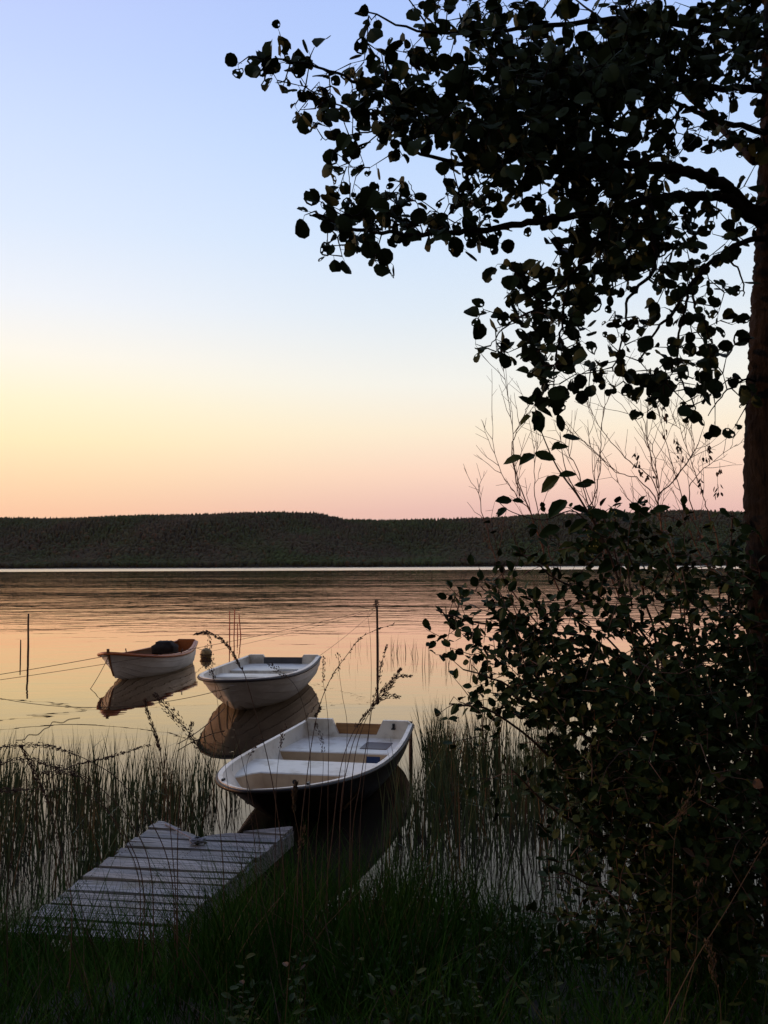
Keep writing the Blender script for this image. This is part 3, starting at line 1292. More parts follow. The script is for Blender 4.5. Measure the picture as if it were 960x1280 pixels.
limbs = [
    ([(975, 275, 4.35), (936, 262, 4.3), (908, 234, 4.2), (873, 219, 4.1), (842, 211, 4.05), (795, 205, 4.0), (737, 211, 3.95), (670, 213, 3.9), (623, 211, 3.9), (560, 203, 3.85), (500, 180, 3.8)], .042, .006),
    ([(970, 285, 4.35), (932, 266, 4.28), (912, 248, 4.22), (889, 245, 4.2), (850, 246, 4.1), (811, 250, 4.0), (756, 266, 3.9), (682, 275, 3.8), (623, 285, 3.75), (581, 289, 3.7), (528, 293, 3.65), (478, 290, 3.6), (430, 285, 3.6), (395, 265, 3.6)], .034, .005),
    ([(985, 175, 4.4), (946, 162, 4.3), (889, 148, 4.35), (854, 133, 4.4), (834, 125, 4.4), (780, 105, 4.4), (700, 88, 4.4)], .020, .004),
    ([(854, 133, 4.4), (830, 158, 4.4), (800, 175, 4.35), (790, 187, 4.35)], .007, .003),
    ([(850, 134, 4.4), (845, 160, 4.3), (843, 190, 4.3)], .006, .003),
    ([(985, 120, 4.4), (932, 111, 4.3), (842, 111, 4.2), (740, 115, 4.1), (600, 122, 3.9), (500, 125, 3.7), (440, 100, 3.6), (385, 80, 3.55), (330, 74, 3.5)], .022, .003),
    ([(985, 310, 4.35), (944, 297, 4.3), (905, 316, 4.2), (873, 344, 4.1), (842, 390, 4.05), (819, 414, 4.0), (800, 450, 4.0)], .018, .004),
    ([(811, 250, 4.0), (818, 300, 3.95), (815, 340, 3.9), (784, 375, 3.85), (783, 410, 3.85), (765, 465, 3.8)], .014, .003),
    ([(873, 344, 4.1), (866, 375, 4.05), (880, 400, 4.0), (890, 430, 4.0)], .008, .003),
    ([(905, 316, 4.2), (925, 340, 4.2), (930, 370, 4.25)], .006, .003),
    ([(860, 360, 4.1), (856, 390, 4.1), (848, 425, 4.1), (850, 470, 4.1), (870, 510, 4.1)], .008, .003),
    ([(756, 266, 3.9), (740, 310, 3.85), (712, 345, 3.8), (680, 380, 3.75), (640, 402, 3.7), (612, 432, 3.7)], .012, .002),
    ([(712, 345, 3.8), (703, 400, 3.8), (695, 450, 3.8), (690, 485, 3.8)], .008, .002),
    ([(680, 380, 3.75), (655, 355, 3.7), (640, 330, 3.7)], .005, .002),
    ([(985, 60, 4.4), (900, 40, 4.3), (800, 22, 4.1), (700, 30, 4.0), (600, 42, 3.9), (520, 38, 3.8), (455, 12, 3.75)], .022, .003),
    ([(985, 20, 4.4), (900, -30, 4.5), (760, -60, 4.6), (600, -80, 4.6), (450, -60, 4.5)], .025, .004),
    ([(980, 500, 4.35), (935, 475, 4.3), (905, 492, 4.25), (885, 520, 4.2)], .008, .002),
    ([(670, 213, 3.9), (620, 170, 3.8), (560, 150, 3.7), (480, 160, 3.6), (430, 172, 3.6), (400, 174, 3.6)], .007, .002),
    ([(480, 165, 3.6), (440, 195, 3.55), (437, 230, 3.55)], .003, .0015),
    ([(623, 211, 3.9), (590, 240, 3.8), (560, 270, 3.7)], .005, .002),
    ([(528, 293, 3.65), (500, 260, 3.6), (482, 238, 3.6)], .003, .0015),
    ([(528, 293, 3.65), (520, 250, 3.6), (512, 225, 3.6)], .003, .0015),
    ([(944, 200, 4.4), (900, 160, 4.9), (820, 80, 5.2), (720, 0, 5.4)], .03, .005),
]
for pts, r0, r1 in limbs:
    pp = smooth_path([P(*q) for q in pts], 6)
    jit = [Vector((0, 0, 0))] + [rvec(R) * .006 for _ in pp[1:]]
    pp = [a + b for a, b in zip(pp, jit)]
    mb = MB()
    n = len(pp) - 1
    mb.tube(pp, [r0 + (r1 - r0) * (i / n) ** .7 for i in range(n + 1)], 7, rough=.08, rng=R)
    mb.build('limb', M['bark'], tree, smooth=True)
    skel.add(pp[2:])
# leaf positions follow the crown as it hangs over the water
targets = []
rt = random.Random(21)
for yy, row in crown.items():
    for i, ch in enumerate(row[:22]):
        v = int(ch)
        if not v:
            continue
        x = 305 + 30 * i
        n = v * v / 5.3 * (.85 if v < 8 else 1.3)
        n = int(n) + (rt.random() < n - int(n))
        n = max(n, 1)
        for _ in range(n):
            xx = x + rt.uniform(-16, 16)
            y2 = yy + rt.uniform(-16, 16)
            # depth follows the limbs: crown tips come towards the water, inner parts sit round the trunk
            base = 3.55 + (xx - 300) / 640 * .75
            sp = .08 + .05 * v
            targets.append(P(xx, y2, max(3.3, base + rt.gauss(0, sp * .55))))
# the crown above and beyond the frame
for _ in range(700):
    b = rt.uniform(-700, -20)
    a = rt.uniform(430 - .4 * (b + 20), 1500)
    targets.append(P(a, b, rt.uniform(3.4, 6.2)))
for _ in range(260):
    targets.append(P(rt.uniform(1030, 1500), rt.uniform(-20, 420), rt.uniform(3.6, 6.0)))
mbt = MB()
res = skel.grow(targets, mbt, rt, step=.08, r0=.0032, r1=.0015)
mbl = MB()
for (p, d, L) in res:
    k = 2 if rt.random() < .85 else 3
    for q in range(k):
        dd = (d * .6 + rvec(rt) * .9 + Vector((0, 0, -.3))).normalized()
        nn = (Vector((0, -.85, .45)) + rvec(rt) * .8).normalized()
        s_ = rt.choice((.036, .05, .06, .066, .072, .08)) * rt.uniform(.85, 1.1)
        base_p = p - d * min(L, .045) * q * .7
        st = base_p + dd * .016
        mbt.tube([base_p, st + dd * .01], [.0012, .0009], 3, caps=False)
        leaf(mbl, st, dd, nn, s_, s_ * rt.uniform(.82, 1.0), rt, 'round', holes=.11)
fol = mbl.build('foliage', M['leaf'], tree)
# catkins and cones hanging from the twigs
mb = mbt
for (p, d, L) in rt.sample(res, 140):
    q = p + Vector((rt.uniform(-.02, .02), 0, -.01))
    mb.tube([p, q, q + Vector((0, 0, -.02)), q + Vector((rt.uniform(-.006, .006), 0, -.045))], [.001, .0012, .005, .003], 5)

mbt.build('twigs', M['bark'], tree)

# ------------------------------------------------------------------ leafy bush
bushd = {
    645: '00112345543233',
    675: '00001356655345',
    705: '01214455566566',
    735: '14443366666777',
    765: '25476655556677',
    795: '34577766667788',
    825: '13568777788888',
    855: '02578888878888',
    885: '14467778888888',
    915: '01324658888888',
    945: '01224678888887',
    975: '01223678888888',
    1005: '00122467888888',
    1035: '00011356888888',
    1065: '00001246788788',
    1095: '00001245788888',
    1125: '00001235688888',
    1155: '00000334678888',
    1185: '00000233567788',
}
bx, by = 1.62, 4.6
bush = empty('leafy_bush', (0, 0, 0), 0, 'dense dark leafy bush standing below the alder on the right bank', 'bush')
base = Vector((bx, by, gz(bx, by) - .05))
bsk = Skeleton()
stems = [
    [(870, 1120, 4.5), (840, 950, 4.45), (812, 803, 4.4), (747, 748, 4.3), (697, 723, 4.2), (647, 690, 4.1)],
    [(870, 1120, 4.5), (835, 960, 4.3), (800, 850, 4.2), (740, 800, 4.1), (660, 790, 4.0), (590, 775, 3.95), (545, 765, 3.9)],
    [(870, 1130, 4.5), (800, 1000, 4.2), (720, 910, 4.0), (640, 860, 3.9), (580, 835, 3.9)],
    [(870, 1130, 4.5), (780, 1040, 4.2), (700, 960, 4.0), (620, 890, 3.9), (560, 880, 3.85)],
    [(880, 1120, 4.6), (850, 960, 4.6), (820, 800, 4.5), (790, 700, 4.4), (770, 650, 4.3)],
    [(880, 1120, 4.6), (870, 960, 4.7), (870, 820, 4.6), (850, 730, 4.5), (830, 680, 4.5)],
    [(890, 1120, 4.6), (905, 960, 4.5), (915, 820, 4.4), (910, 720, 4.3), (915, 640, 4.3)],
    [(890, 1130, 4.6), (935, 980, 4.2), (945, 850, 4.0), (925, 760, 4.0)],
    [(860, 1140, 4.4), (800, 1080, 4.0), (740, 1040, 3.9), (690, 1010, 3.85), (640, 960, 3.8)],
    [(870, 1150, 4.4), (830, 1100, 4.0), (760, 1110, 3.9), (700, 1090, 3.8)],
    [(870, 1110, 4.5), (790, 930, 4.6), (700, 830, 4.7), (640, 770, 4.7), (600, 730, 4.7)],
    [(870, 1110, 4.5), (820, 900, 4.8), (760, 800, 4.9), (690, 760, 4.9)],
    [(880, 1110, 4.5), (850, 1000, 4.2), (830, 900, 4.1), (860, 800, 4.1), (880, 740, 4.1)],
]
for st in stems:
    pts = [base + Vector((R.uniform(-.15, .15), R.uniform(-.15, .15), 0))] + [P(*q) for q in st]
    pp = smooth_path(pts, 5)
    pp = [pp[0]] + [a + rvec(R) * .008 for a in pp[1:]]
    mb = MB()
    n = len(pp) - 1
    mb.tube(pp, [.013 + (.003 - .013) * (i / n) ** .8 for i in range(n + 1)], 6, rough=.06, rng=R)
    mb.build('stem', M['twig'], bush, smooth=True)
    bsk.add(pp[3:])
bt = random.Random(5)
targets = []
for yy, row in bushd.items():
    for i, ch in enumerate(row):
        v = int(ch)
        if not v:
            continue
        x = 545 + 30 * i
        n = v * v * .36 * (1.0 if v < 7 else 1.3) * (1.45 if (x > 690 and yy > 840) else 1)
        n = int(n) + (bt.random() < n - int(n))
        for _ in range(max(1, n)):
            xx = x + bt.uniform(-16, 16)
            y2 = yy + bt.uniform(-16, 16)
            base_d = 3.95 + (xx - 540) / 420 * .35
            targets.append(P(xx, y2, base_d + bt.gauss(0, .12 + .03 * v)))
for _ in range(500):
    targets.append(P(bt.uniform(960, 1250), bt.uniform(760, 1180), bt.uniform(3.6, 5.0)))
mbt = MB()
res = bsk.grow(targets, mbt, bt, step=.07, r0=.0022, r1=.0010)
mbt.build('twigs', M['twig'], bush)
mbl = MB()
for (p, d, L) in res:
    for q in range(3 if bt.random() < .35 else 2):
        dd = (d * .5 + rvec(bt) * .9 + Vector((0, 0, .05))).normalized()
        nn = (Vector((0, -.3, .8)) + rvec(bt) * .7).normalized()
        s_ = bt.uniform(.032, .058)
        small_leaf(mbl, p + dd * .004 - d * (.025 * q), dd, nn, s_, s_ * bt.uniform(.62, .8), bt, 1 if bt.random() < .012 else 0)
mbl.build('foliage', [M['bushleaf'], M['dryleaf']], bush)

# ------------------------------------------------------------------ bare shrub
bare = empty('bare_shrub', (0, 0, 0), 0, 'leafless shrub with thin reddish twigs rising above the bush against the sky', 'shrub')
bs = [
    [(700, 740), (662, 639), (643, 585), (639, 522), (627, 458)],
    [(680, 690), (662, 639), (639, 610), (618, 568), (616, 520)],
    [(640, 740), (605, 650), (597, 597)],
    [(850, 760), (830, 680), (818, 606), (781, 572), (747, 531), (733, 490)],
    [(852, 735), (827, 656), (822, 602), (810, 547), (764, 493)],
    [(822, 610), (810, 552), (797, 489)],
    [(893, 700), (868, 656), (843, 593), (827, 531), (822, 505)],
    [(900, 690), (885, 640), (872, 600), (852, 543), (840, 520)],
    [(870, 650), (862, 610), (885, 581), (922, 554)],
    [(760, 700), (745, 643), (743, 602), (735, 535)],
    [(760, 710), (731, 614), (710, 564), (698, 545)],
    [(735, 640), (750, 590), (753, 520), (770, 480)],
    [(830, 640), (800, 600), (770, 590), (740, 560), (712, 540)],
    [(690, 700), (672, 640), (668, 580), (672, 530)],
    [(650, 620), (640, 560), (650, 530), (660, 505)],
    [(843, 600), (870, 560), (880, 530)],
    [(822, 620), (850, 590), (868, 560), (858, 530)],
    [(900, 740), (880, 700), (850, 650), (800, 640), (770, 600)],
]
rb_ = random.Random(11)
bbase = Vector((1.45, 4.9, gz(1.45, 4.9) - .05))
tips = MB()
nodes_t = []
for st in bs:
    dd0 = rb_.uniform(4.5, 5.0)
    pts = [P(a, b, dd0 + .05 * i) for i, (a, b) in enumerate(st)]
    if st[0][1] > 700:
        pts = [bbase + Vector((rb_.uniform(-.1, .1), rb_.uniform(-.1, .1), 0)), P((st[0][0] + 870) / 2, 900, dd0)] + pts
    pp = smooth_path(pts, 6)
    pp = [pp[0]] + [a + rvec(rb_) * .006 for a in pp[1:]]
    n = len(pp) - 1
    rs = .0075 if st[0][1] > 700 else .004
    mb = MB()
    mb.tube(pp, [rs + (.0012 - rs) * (i / n) ** .7 for i in range(n + 1)], 5)
    mb.build('stem', M['redtwig'], bare)
    for i in range(int(n * .35), n):
        if rb_.random() < .62:
            a = pp[i]
            t = (pp[i + 1] - pp[i - 1]).normalized()
            sd_ = rvec(rb_)
            sd_.y *= .6
            dirn = (t * .9 + sd_ * .8 + Vector((0, 0, .25))).normalized()
            L = rb_.uniform(.06, .26)
            q = [a + dirn * L * k / 4 + rvec(rb_) * .005 + Vector((0, 0, .03 * (k / 4) ** 2)) for k in range(5)]
            q[0] = a
            tips.tube(q, [.0018, .0015, .0013, .0011, .0009], 4, caps=False)
            nodes_t.append(q[-1])
            for k in (2, 3):
                if rb_.random() < .6:
                    d3 = (dirn + rvec(rb_) * .9).normalized()
                    q2 = [q[k], q[k] + d3 * .04, q[k] + d3 * rb_.uniform(.06, .10)]
                    tips.tube(q2, [.0011, .001, .0008], 4, caps=False)
tips.build('side_twigs', M['redtwig'], bare)
# shrivelled leaf clusters still hanging on it
mb = MB()
for (a, b) in ((831, 520), (831, 540), (847, 560), (850, 572), (885, 560), (882, 570), (877, 600), (874, 610), (897, 606), (898, 618), (795, 570), (800, 590), (812, 596), (843, 552), (828, 505), (825, 490), (900, 590), (797, 578)):
    c = P(a, b, 4.7)
    for k in range(5):
        d_ = (Vector((rb_.uniform(-.5, .5), rb_.uniform(-.5, .5), -1)) + rvec(rb_) * .4).normalized()
        small_leaf(mb, c + rvec(rb_) * .016, d_, rvec(rb_), rb_.uniform(.02, .038), rb_.uniform(.008, .017), rb_)
    mb.tube([c + Vector((0, 0, .05)), c], .0009, 4)
mb.build('withered_leaves', M['dryleaf'], bare)

# ------------------------------------------------------------------ sapling with large leaves
sap = empty('sapling', (0, 0, 0), 0, 'sapling with few large oval leaves standing out against the sky left of the trunk', 'sapling')
ss = [
    [(800, 830), (765, 700), (727, 627), (697, 585), (675, 535), (668, 505)],
    [(765, 700), (735, 640), (708, 590), (700, 540)],
    [(760, 690), (720, 640), (680, 650), (640, 640), (622, 626)],
    [(780, 740), (760, 660), (740, 630), (730, 605)],
    [(790, 760), (785, 700), (790, 650), (810, 640)],
]
rs_ = random.Random(4)
sbase = Vector((1.3, 4.35, gz(1.3, 4.35) - .05))
sb = MB()
for st in ss:
    pts = [P(a, b, 4.05) for a, b in st]
    if st[0][1] > 800:
        pts = [sbase, P(835, 980, 4.2)] + pts
    pp = smooth_path(pts, 5)
    n = len(pp) - 1
    r0 = .010 if st[0][1] > 800 else .004
    mb = MB()
    mb.tube(pp, [r0 + (.0015 - r0) * (i / n) ** .8 for i in range(n + 1)], 5)
    mb.build('stem', M['twig'], sap)
mbl = MB()
# (x, y, direction dx, dy, length px)
big = [(668, 505, -24, -8, 26), (668, 508, 20, -10, 24), (670, 512, 4, 24, 34), (664, 514, 12, 20, 26), (672, 512, 22, 6, 24), (660, 505, 8, -10, 18), (674, 520, -8, 22, 24), (664, 520, -14, 8, 22),
       (703, 540, -4, -14, 26), (703, 546, 26, -2, 28), (700, 552, -10, 8, 16), (690, 560, 22, -2, 22), (653, 572, -16, 2, 28), (668, 568, -14, 8, 30), (668, 566, 14, 6, 30),
       (700, 596, -16, 10, 36), (698, 595, 20, -2, 24), (740, 606, -20, 0, 24), (726, 604, 20, 0, 20), (708, 625, -20, 18, 38), (640, 625, -22, 2, 26), (632, 634, -10, 12, 22), (640, 626, 16, 2, 16),
       (715, 636, 24, 4, 26), (735, 640, 26, 6, 30), (760, 640, 28, 2, 30), (790, 650, 22, -6, 26), (735, 650, -24, 16, 30), (770, 660, 20, 18, 34), (700, 660, -24, 6, 30), (800, 655, 18, 10, 26),
       (750, 670, -16, 20, 32), (790, 680, 18, 20, 34), (720, 680, -22, 10, 30), (815, 640, 20, -8, 24), (810, 700, 20, 12, 30), (770, 700, -22, 12, 32), (740, 720, -22, 4, 30)]
for (x, y_, dx, dy, Lp) in big:
    p = P(x, y_, 4.05 + rs_.uniform(-.06, .06))
    d_ = (Vector((dx, rs_.uniform(-12, 12), -dy))).normalized()
    L = Lp * 4.05 / F * .95
    nn = (Vector((rs_.uniform(-.5, .5), -.8, .6))).normalized()
    small_leaf(mbl, p, d_, nn, L, L * .55, rs_)
mbl.build('foliage', M['bushleaf'], sap, smooth=False)
ybud = mat('yellow_bud', (.30, .28, .04), None, rough=.6)
for (a, b) in ((740, 672), (765, 648), (743, 690)):
    mb = MB()
    for k in range(14):
        c = P(a + rs_.uniform(-7, 7), b + rs_.uniform(-9, 9), 4.05)
        mb.tube([c, c + Vector((0, 0, .006))], .0022, 5)
    mb.build('bud_cluster', ybud, sap)

# ------------------------------------------------------------------ reeds
def blade(mb, p, h, wd, lean, rng, seg=4, bend=.25, mi=0):
    a = rng.uniform(0, math.pi)
    sx = Vector((math.cos(a), math.sin(a) * .5, 0)) * wd * .5
    rows = []
    for k in range(seg + 1):
        t = k / seg
        c = p + Vector((lean.x * t + lean.x * bend * t * t * 2, lean.y * t + lean.y * bend * t * t * 2, h * t - abs(bend) * h * .12 * t ** 3))
        ww = sx * (1 - .92 * t ** 1.6)
        rows.append([c - ww, c + ww])
    mb.grid(rows, mi)


def reed_bed(name, n, region, hr, label, seed, dens=None):
    rg = random.Random(seed)
    mb = MB()
    k = 0
    tries = 0
    while k < n and tries < n * 30:
        tries += 1
        x = rg.uniform(region[0], region[1])
        y = rg.uniform(region[2], region[3])
        if dens and rg.random() > dens(x, y):
            continue
        h = rg.uniform(*hr) * (1 - .25 * rg.random() ** 3)
        l = Vector((rg.gauss(0, .10), rg.gauss(0, .08), 0)) * h
        blade(mb, Vector((x, y, -.12)), h + .12, rg.choice((.006, .008, .011, .015, .019)), l, rg, bend=rg.uniform(.0, .7), mi=1 if rg.random() < .16 else 0)
        if rg.random() < .10:   # a snapped leaf lying over
            q = Vector((x, y, h * rg.uniform(.2, .6)))
            an = rg.uniform(0, 6.28)
            blade(mb, q, rg.uniform(-.1, .1), .008, Vector((math.cos(an), math.sin(an), 0)) * rg.uniform(.15, .4), rg, bend=.1)
        k += 1
    o = mb.build(name, [M['reed'], M['reeddry']])
    return tag(o, label, 'reeds', kind='stuff')


def dleft(x, y):
    n = .5 + .5 * math.sin(x * 5.2 + 1.0) * math.sin(y * 3.1 + x * 1.7)
    v = .15 + .85 * n
    if abs(x + 2.95 + (y - 8) * .0) < .15:
        v *= .5
    # keep clear of the jetty and black boat
    if y < 8.35 and x > -2.45 + (y - 5.83) * .14:
        return 0
    if x > -1.95 and y > 8.4:
        v *= .45
    return v


reed_bed('reed_bed', 2400, (-5.2, -1.62, 7.4, 11.2), (.35, .85), 'green reeds growing in the shallow water left of the black boat', 31, dleft)


def dright(x, y):
    # clear of the hull
    cxl = -.36 + .84 + .12 + (y - 12.46) * .0
    if y > 9.9 and x < .52:
        return 0
    if y <= 9.9 and x < -.05 + .5 * sstep(9.0, 9.9, y):
        return 0
    if x < .9 and y > 9.9:
        return 1
    n = .5 + .5 * math.sin(x * 6.2 + y) * math.sin(y * 3.7 + 2 - x)
    return (.12 + .88 * n * n) * (.35 if y < 8.8 else 1) * (1 - .45 * sstep(1.4, 3.0, x))


reed_bed('reed_bed', 2300, (-.1, 3.4, 7.6, 12.6), (.45, .98), 'green and brown reeds in the water right of the black boat stern', 32, dright)
# taller brown stalks inside the right bed, seen through the bush edge
mb = MB()
rg = random.Random(77)
for (px_, yb, yt) in ((548, 965, 905), (566, 968, 880), (588, 962, 888), (602, 975, 850), (622, 980, 830), (626, 985, 842), (598, 955, 905), (640, 965, 900), (664, 960, 905), (680, 965, 890)):
    b = G(px_, yb, 0)
    h = (yb - yt) * b.y / F
    for j in range(3):
        blade(mb, b + Vector((rg.uniform(-.05, .05), rg.uniform(-.1, .1), -.1)), h * rg.uniform(.8, 1.05), .014, Vector((rg.gauss(0, .04), 0, 0)), rg)
tag(mb.build('tall_reeds', M['reeddry']), 'taller brown reed stalks rising from the right reed bed', 'reeds', kind='stuff')
# thin scattered reed clumps farther out
wh = {494: 'leftmost thin reed clump in open water right of the middle pole', 506: 'single fine reed stalk between two thin clumps, right of the middle pole',
      518: 'third thin reed clump right of the middle pole', 533: 'darkest thin reed clump, just left of the bush tip', 556: 'pale thin reed clump seen behind the tip of the bush',
      590: 'thin reed clump in open water seen through the left of the bush', 445: 'faint sparse reeds left of the middle pole'}
for (px_, yb, yt, n) in ((494, 818, 793, 7), (506, 818, 798, 3), (518, 822, 796, 7), (533, 832, 797, 6), (556, 834, 808, 7), (590, 836, 806, 9), (445, 812, 798, 6)):
    b = G(px_, yb, 0)
    mb = MB()
    for j in range(n):
        h = (yb - yt) * b.y / F * rg.uniform(.6, 1.05)
        blade(mb, Vector((rg.gauss(0, .09), rg.gauss(0, .2), -.1)), h + .1, .018, Vector((rg.gauss(0, .05), 0, 0)), rg, seg=3)
    o = mb.build('reed_clump', M['reeddry'])
    o.location = (b.x, b.y, 0)
    tag(o, wh[px_], 'reeds', 'thin reed clumps in open water')
mb = MB()
for _ in range(90):
    b = G(rg.uniform(400, 760), rg.uniform(800, 850), 0)
    blade(mb, Vector((b.x, b.y, -.1)), rg.uniform(.2, .5), .008, Vector((rg.gauss(0, .04), 0, 0)), rg, seg=2)
tag(mb.build('scattered_reeds', M['reeddry']), 'fine scattered reed stalks standing far out in the calm water', 'reeds', kind='stuff')

# ------------------------------------------------------------------ bank grass
def on_jetty(x, y):
    v = Vector((x - FL.x, y - FL.y, 0))
    a = v.dot(side)
    b = v.dot(ax)
    return -.05 < a < W + .06 and -Lj < b < .1


gm = MB()
gr = random.Random(9)
k = 0
while k < 19000:
    y = 2.2 + 4.6 * gr.random() ** 1.1
    x = gr.uniform(-.5 * y - .6, .5 * y + .8)
    if y > shore(x) + .25 or on_jetty(x, y):
        continue
    z = max(gz(x, y), -.1)
    n_ = math.sin(x * 4 + 1) * math.sin(y * 3.3)
    h = gr.uniform(.16, .36) * (1 + .35 * n_)
    if x < -1.0 and y > 4.9:
        h *= 1.15
    if -.95 < x < .4 and y > 4.2:
        h *= 1.45
    an = gr.uniform(0, 6.28)
    ln = gr.uniform(.1, .55) * h
    lean = Vector((math.cos(an), math.sin(an), 0)) * ln
    # blades near the jetty arch over it
    if -2.5 < x < -.4 and 4.8 < y < 6.0:
        lean += Vector((-.05, .08, 0))
    blade(gm, Vector((x, y, z - .02)), h, gr.uniform(.005, .0095), lean, gr, bend=gr.uniform(.1, .9), mi=1 if gr.random() < .07 else 0)
    k += 1
tag(gm.build('bank_grass', [M['grass'], M['drygrass']]), 'dark green grass covering the near bank', 'grass', kind='stuff')
# long blades at the jetty side
gm = MB()
for _ in range(520):
    t = gr.random()
    if gr.random() < .45:
        b = Vector((FL.x, FL.y, 0)) - ax * (gr.uniform(.9, 2.9)) + side * (W + gr.uniform(.07, .55))
    else:
        b = Vector((gr.uniform(-2.3, .2), gr.uniform(4.4, 5.6), 0))
        if on_jetty(b.x, b.y):
            continue
    z = max(gz(b.x, b.y), -.05)
    h = gr.uniform(.45, .85)
    lean = Vector((gr.gauss(-.14, .16), gr.gauss(.05, .12), 0)) * 1.2
    blade(gm, Vector((b.x, b.y, z)), h, gr.uniform(.005, .008), lean, gr, seg=6, bend=gr.uniform(.1, .7), mi=1 if gr.random() < .12 else 0)
tag(gm.build('long_grass', [M['grass'], M['drygrass']]), 'long grass blades leaning across the jetty', 'grass', kind='stuff')
# messy grass spilling over the shore end of the jetty
gm = MB()
for _ in range(1500):
    x = gr.uniform(-3.0, -.7)
    y = gr.uniform(5.15, 5.95)
    if on_jetty(x, y) and gr.random() > .12:
        continue
    an = gr.uniform(0, 6.28)
    h = gr.uniform(.22, .52)
    blade(gm, Vector((x, y, max(gz(x, y), -.05))), h, gr.uniform(.005, .010), Vector((math.cos(an) * .25, math.sin(an) * .2 + .12, 0)) * h * 1.3, gr, seg=5, bend=gr.uniform(.1, 1.0), mi=1 if gr.random() < .12 else 0)
tag(gm.build('edge_grass', [M['grass'], M['drygrass']]), 'messy grass spilling over the shore end of the jetty', 'grass', kind='stuff')
# dense tall tussocks between the jetty and the black boat
gm = MB()
k = 0
while k < 2600:
    x = gr.uniform(-1.15, .9)
    y = gr.uniform(4.6, 6.75)
    if on_jetty(x, y) or y > shore(x) + .45:
        continue
    m_ = sstep(-1.2, -.75, x) * (1 - sstep(-.25, .9, x))
    if gr.random() > .15 + .85 * m_:
        continue
    an = gr.uniform(0, 6.28)
    h = gr.uniform(.28, .62) + .34 * m_ * gr.random()
    blade(gm, Vector((x, y, max(gz(x, y), -.1))), h, gr.uniform(.005, .010), Vector((math.cos(an), math.sin(an), 0)) * h * gr.uniform(.05, .35), gr, seg=5, bend=gr.uniform(.1, .9), mi=1 if gr.random() < .10 else 0)
    k += 1
tag(gm.build('tall_grass', [M['grass'], M['drygrass']]), 'tall dark grass between the jetty and the black boat', 'grass', kind='stuff')
# broad leaved weeds on the right part of the bank
gm = MB()
for _ in range(480):
    y = gr.uniform(2.9, 6.6)
    x = gr.uniform(-.7, .45 * y + .8)
    if y > shore(x) + .1 or on_jetty(x, y):
        continue
    z = gz(x, y)
    h = gr.uniform(.15, .48) * (1.2 if x > .8 else .9)
    b = Vector((x, y, z))
    top = b + Vector((gr.gauss(0, .06), gr.gauss(0, .06), h))
    mid = b.lerp(top, .5) + Vector((gr.gauss(0, .02), gr.gauss(0, .02), 0))
    gm.tube([b, mid, top], [.0025, .002, .0012], 4, caps=False, mi=0)
    for q in range(gr.randint(4, 8)):
        t = .3 + .7 * q / 7
        c = b.lerp(top, t)
        an = gr.uniform(0, 6.28)
        d_ = Vector((math.cos(an), math.sin(an), gr.uniform(-.2, .7))).normalized()
        L = gr.uniform(.02, .06)
        small_leaf(gm, c, d_, Vector((0, -.3, 1)), L, L * gr.uniform(.3, .6), gr, 1 if gr.random() < .05 else 0)
tag(gm.build('undergrowth', [M['bushleaf'], M['dryleaf']]), 'dark broad leaved weeds covering the right part of the bank', 'undergrowth', kind='stuff')

# ------------------------------------------------------------------ seeding grasses
rs2 = random.Random(15)


def seed_stem(parent, pts2, d, head=.45, dens=90, r=.0028, spread=.012, sz=.011, m=None, base=True, jx=0.0):
    pts = [P(a, b, d) for a, b in pts2]
    if base:
        last = pts[-1]
        gx, gy = last.x + jx, last.y + rs2.uniform(-.1, .1)
        z = max(gz(gx, gy), -.1)
        if last.z > z + .05:
            pts.append(Vector((gx, gy, z)))
    pp = smooth_path(pts, 8)
    n = len(pp) - 1
    mb = MB()
    mb.tube(pp, [r * (.35 + .75 * i / n) for i in range(n + 1)], 5)
    st = mb.build('stalk', m or M['seed'], parent)
    if head > 0:
        mb = MB()
        tot = int((len(pts2) - 1) * 8 * head)
        for q in range(int(dens * 1.25)):
            f = rs2.random() * tot
            i = min(int(f), n - 1)
            c = pp[i].lerp(pp[i + 1], f - i)
            t = (pp[i] - pp[i + 1]).normalized()
            taper = math.sin(min(1, (f / tot) * 1.15 + .12) * math.pi * .8) + .25
            d_ = (t * 1.1 + rvec(rs2) * .55).normalized()
            c2 = c + rvec(rs2) * spread * taper
            L = sz * rs2.uniform(.8, 1.6)
            mb.tube([c2, c2 + d_ * L * .5, c2 + d_ * L], [.0008, .0026, .0007], 4, caps=False)
            if rs2.random() < .4:
                mb.tube([c, c2], .0006, 3, caps=False)
        mb.build('seed_head', m or M['seed'], st)
    return st


def tuft(name, label):
    return empty(name, (0, 0, 0), 0, label, 'seeding grass', 'seeding grasses in front of the water')


g = tuft('seeding_grass', 'clump of seeding grass arching to the left edge above the left reeds')
seed_stem(g, [(-8, 937), (0, 934), (33, 931), (62, 933), (89, 941), (117, 954), (146, 973), (185, 1020), (215, 1100)], 4.9, .55, 150)
seed_stem(g, [(-8, 957), (0, 954), (33, 949), (62, 957), (95, 965), (130, 989), (165, 1030), (190, 1100)], 4.8, .5, 120)
seed_stem(g, [(52, 967), (68, 964), (88, 966), (104, 974), (122, 995), (150, 1040), (175, 1110)], 5.0, .5, 90)
seed_stem(g, [(27, 934), (38, 954), (51, 984), (65, 1016), (80, 1080), (90, 1140)], 4.7, .55, 130, sz=.014, spread=.008)
seed_stem(g, [(-5, 989), (12, 988), (27, 987), (49, 987), (80, 989), (117, 998), (160, 1050), (180, 1120)], 4.9, .35, 80)
g = tuft('seeding_grass', 'long fine seed head slanting right across the water above the left reeds')
seed_stem(g, [(186, 931), (152, 942), (127, 949), (92, 957), (60, 975), (30, 1010), (10, 1100)], 4.7, .55, 90, spread=.006)
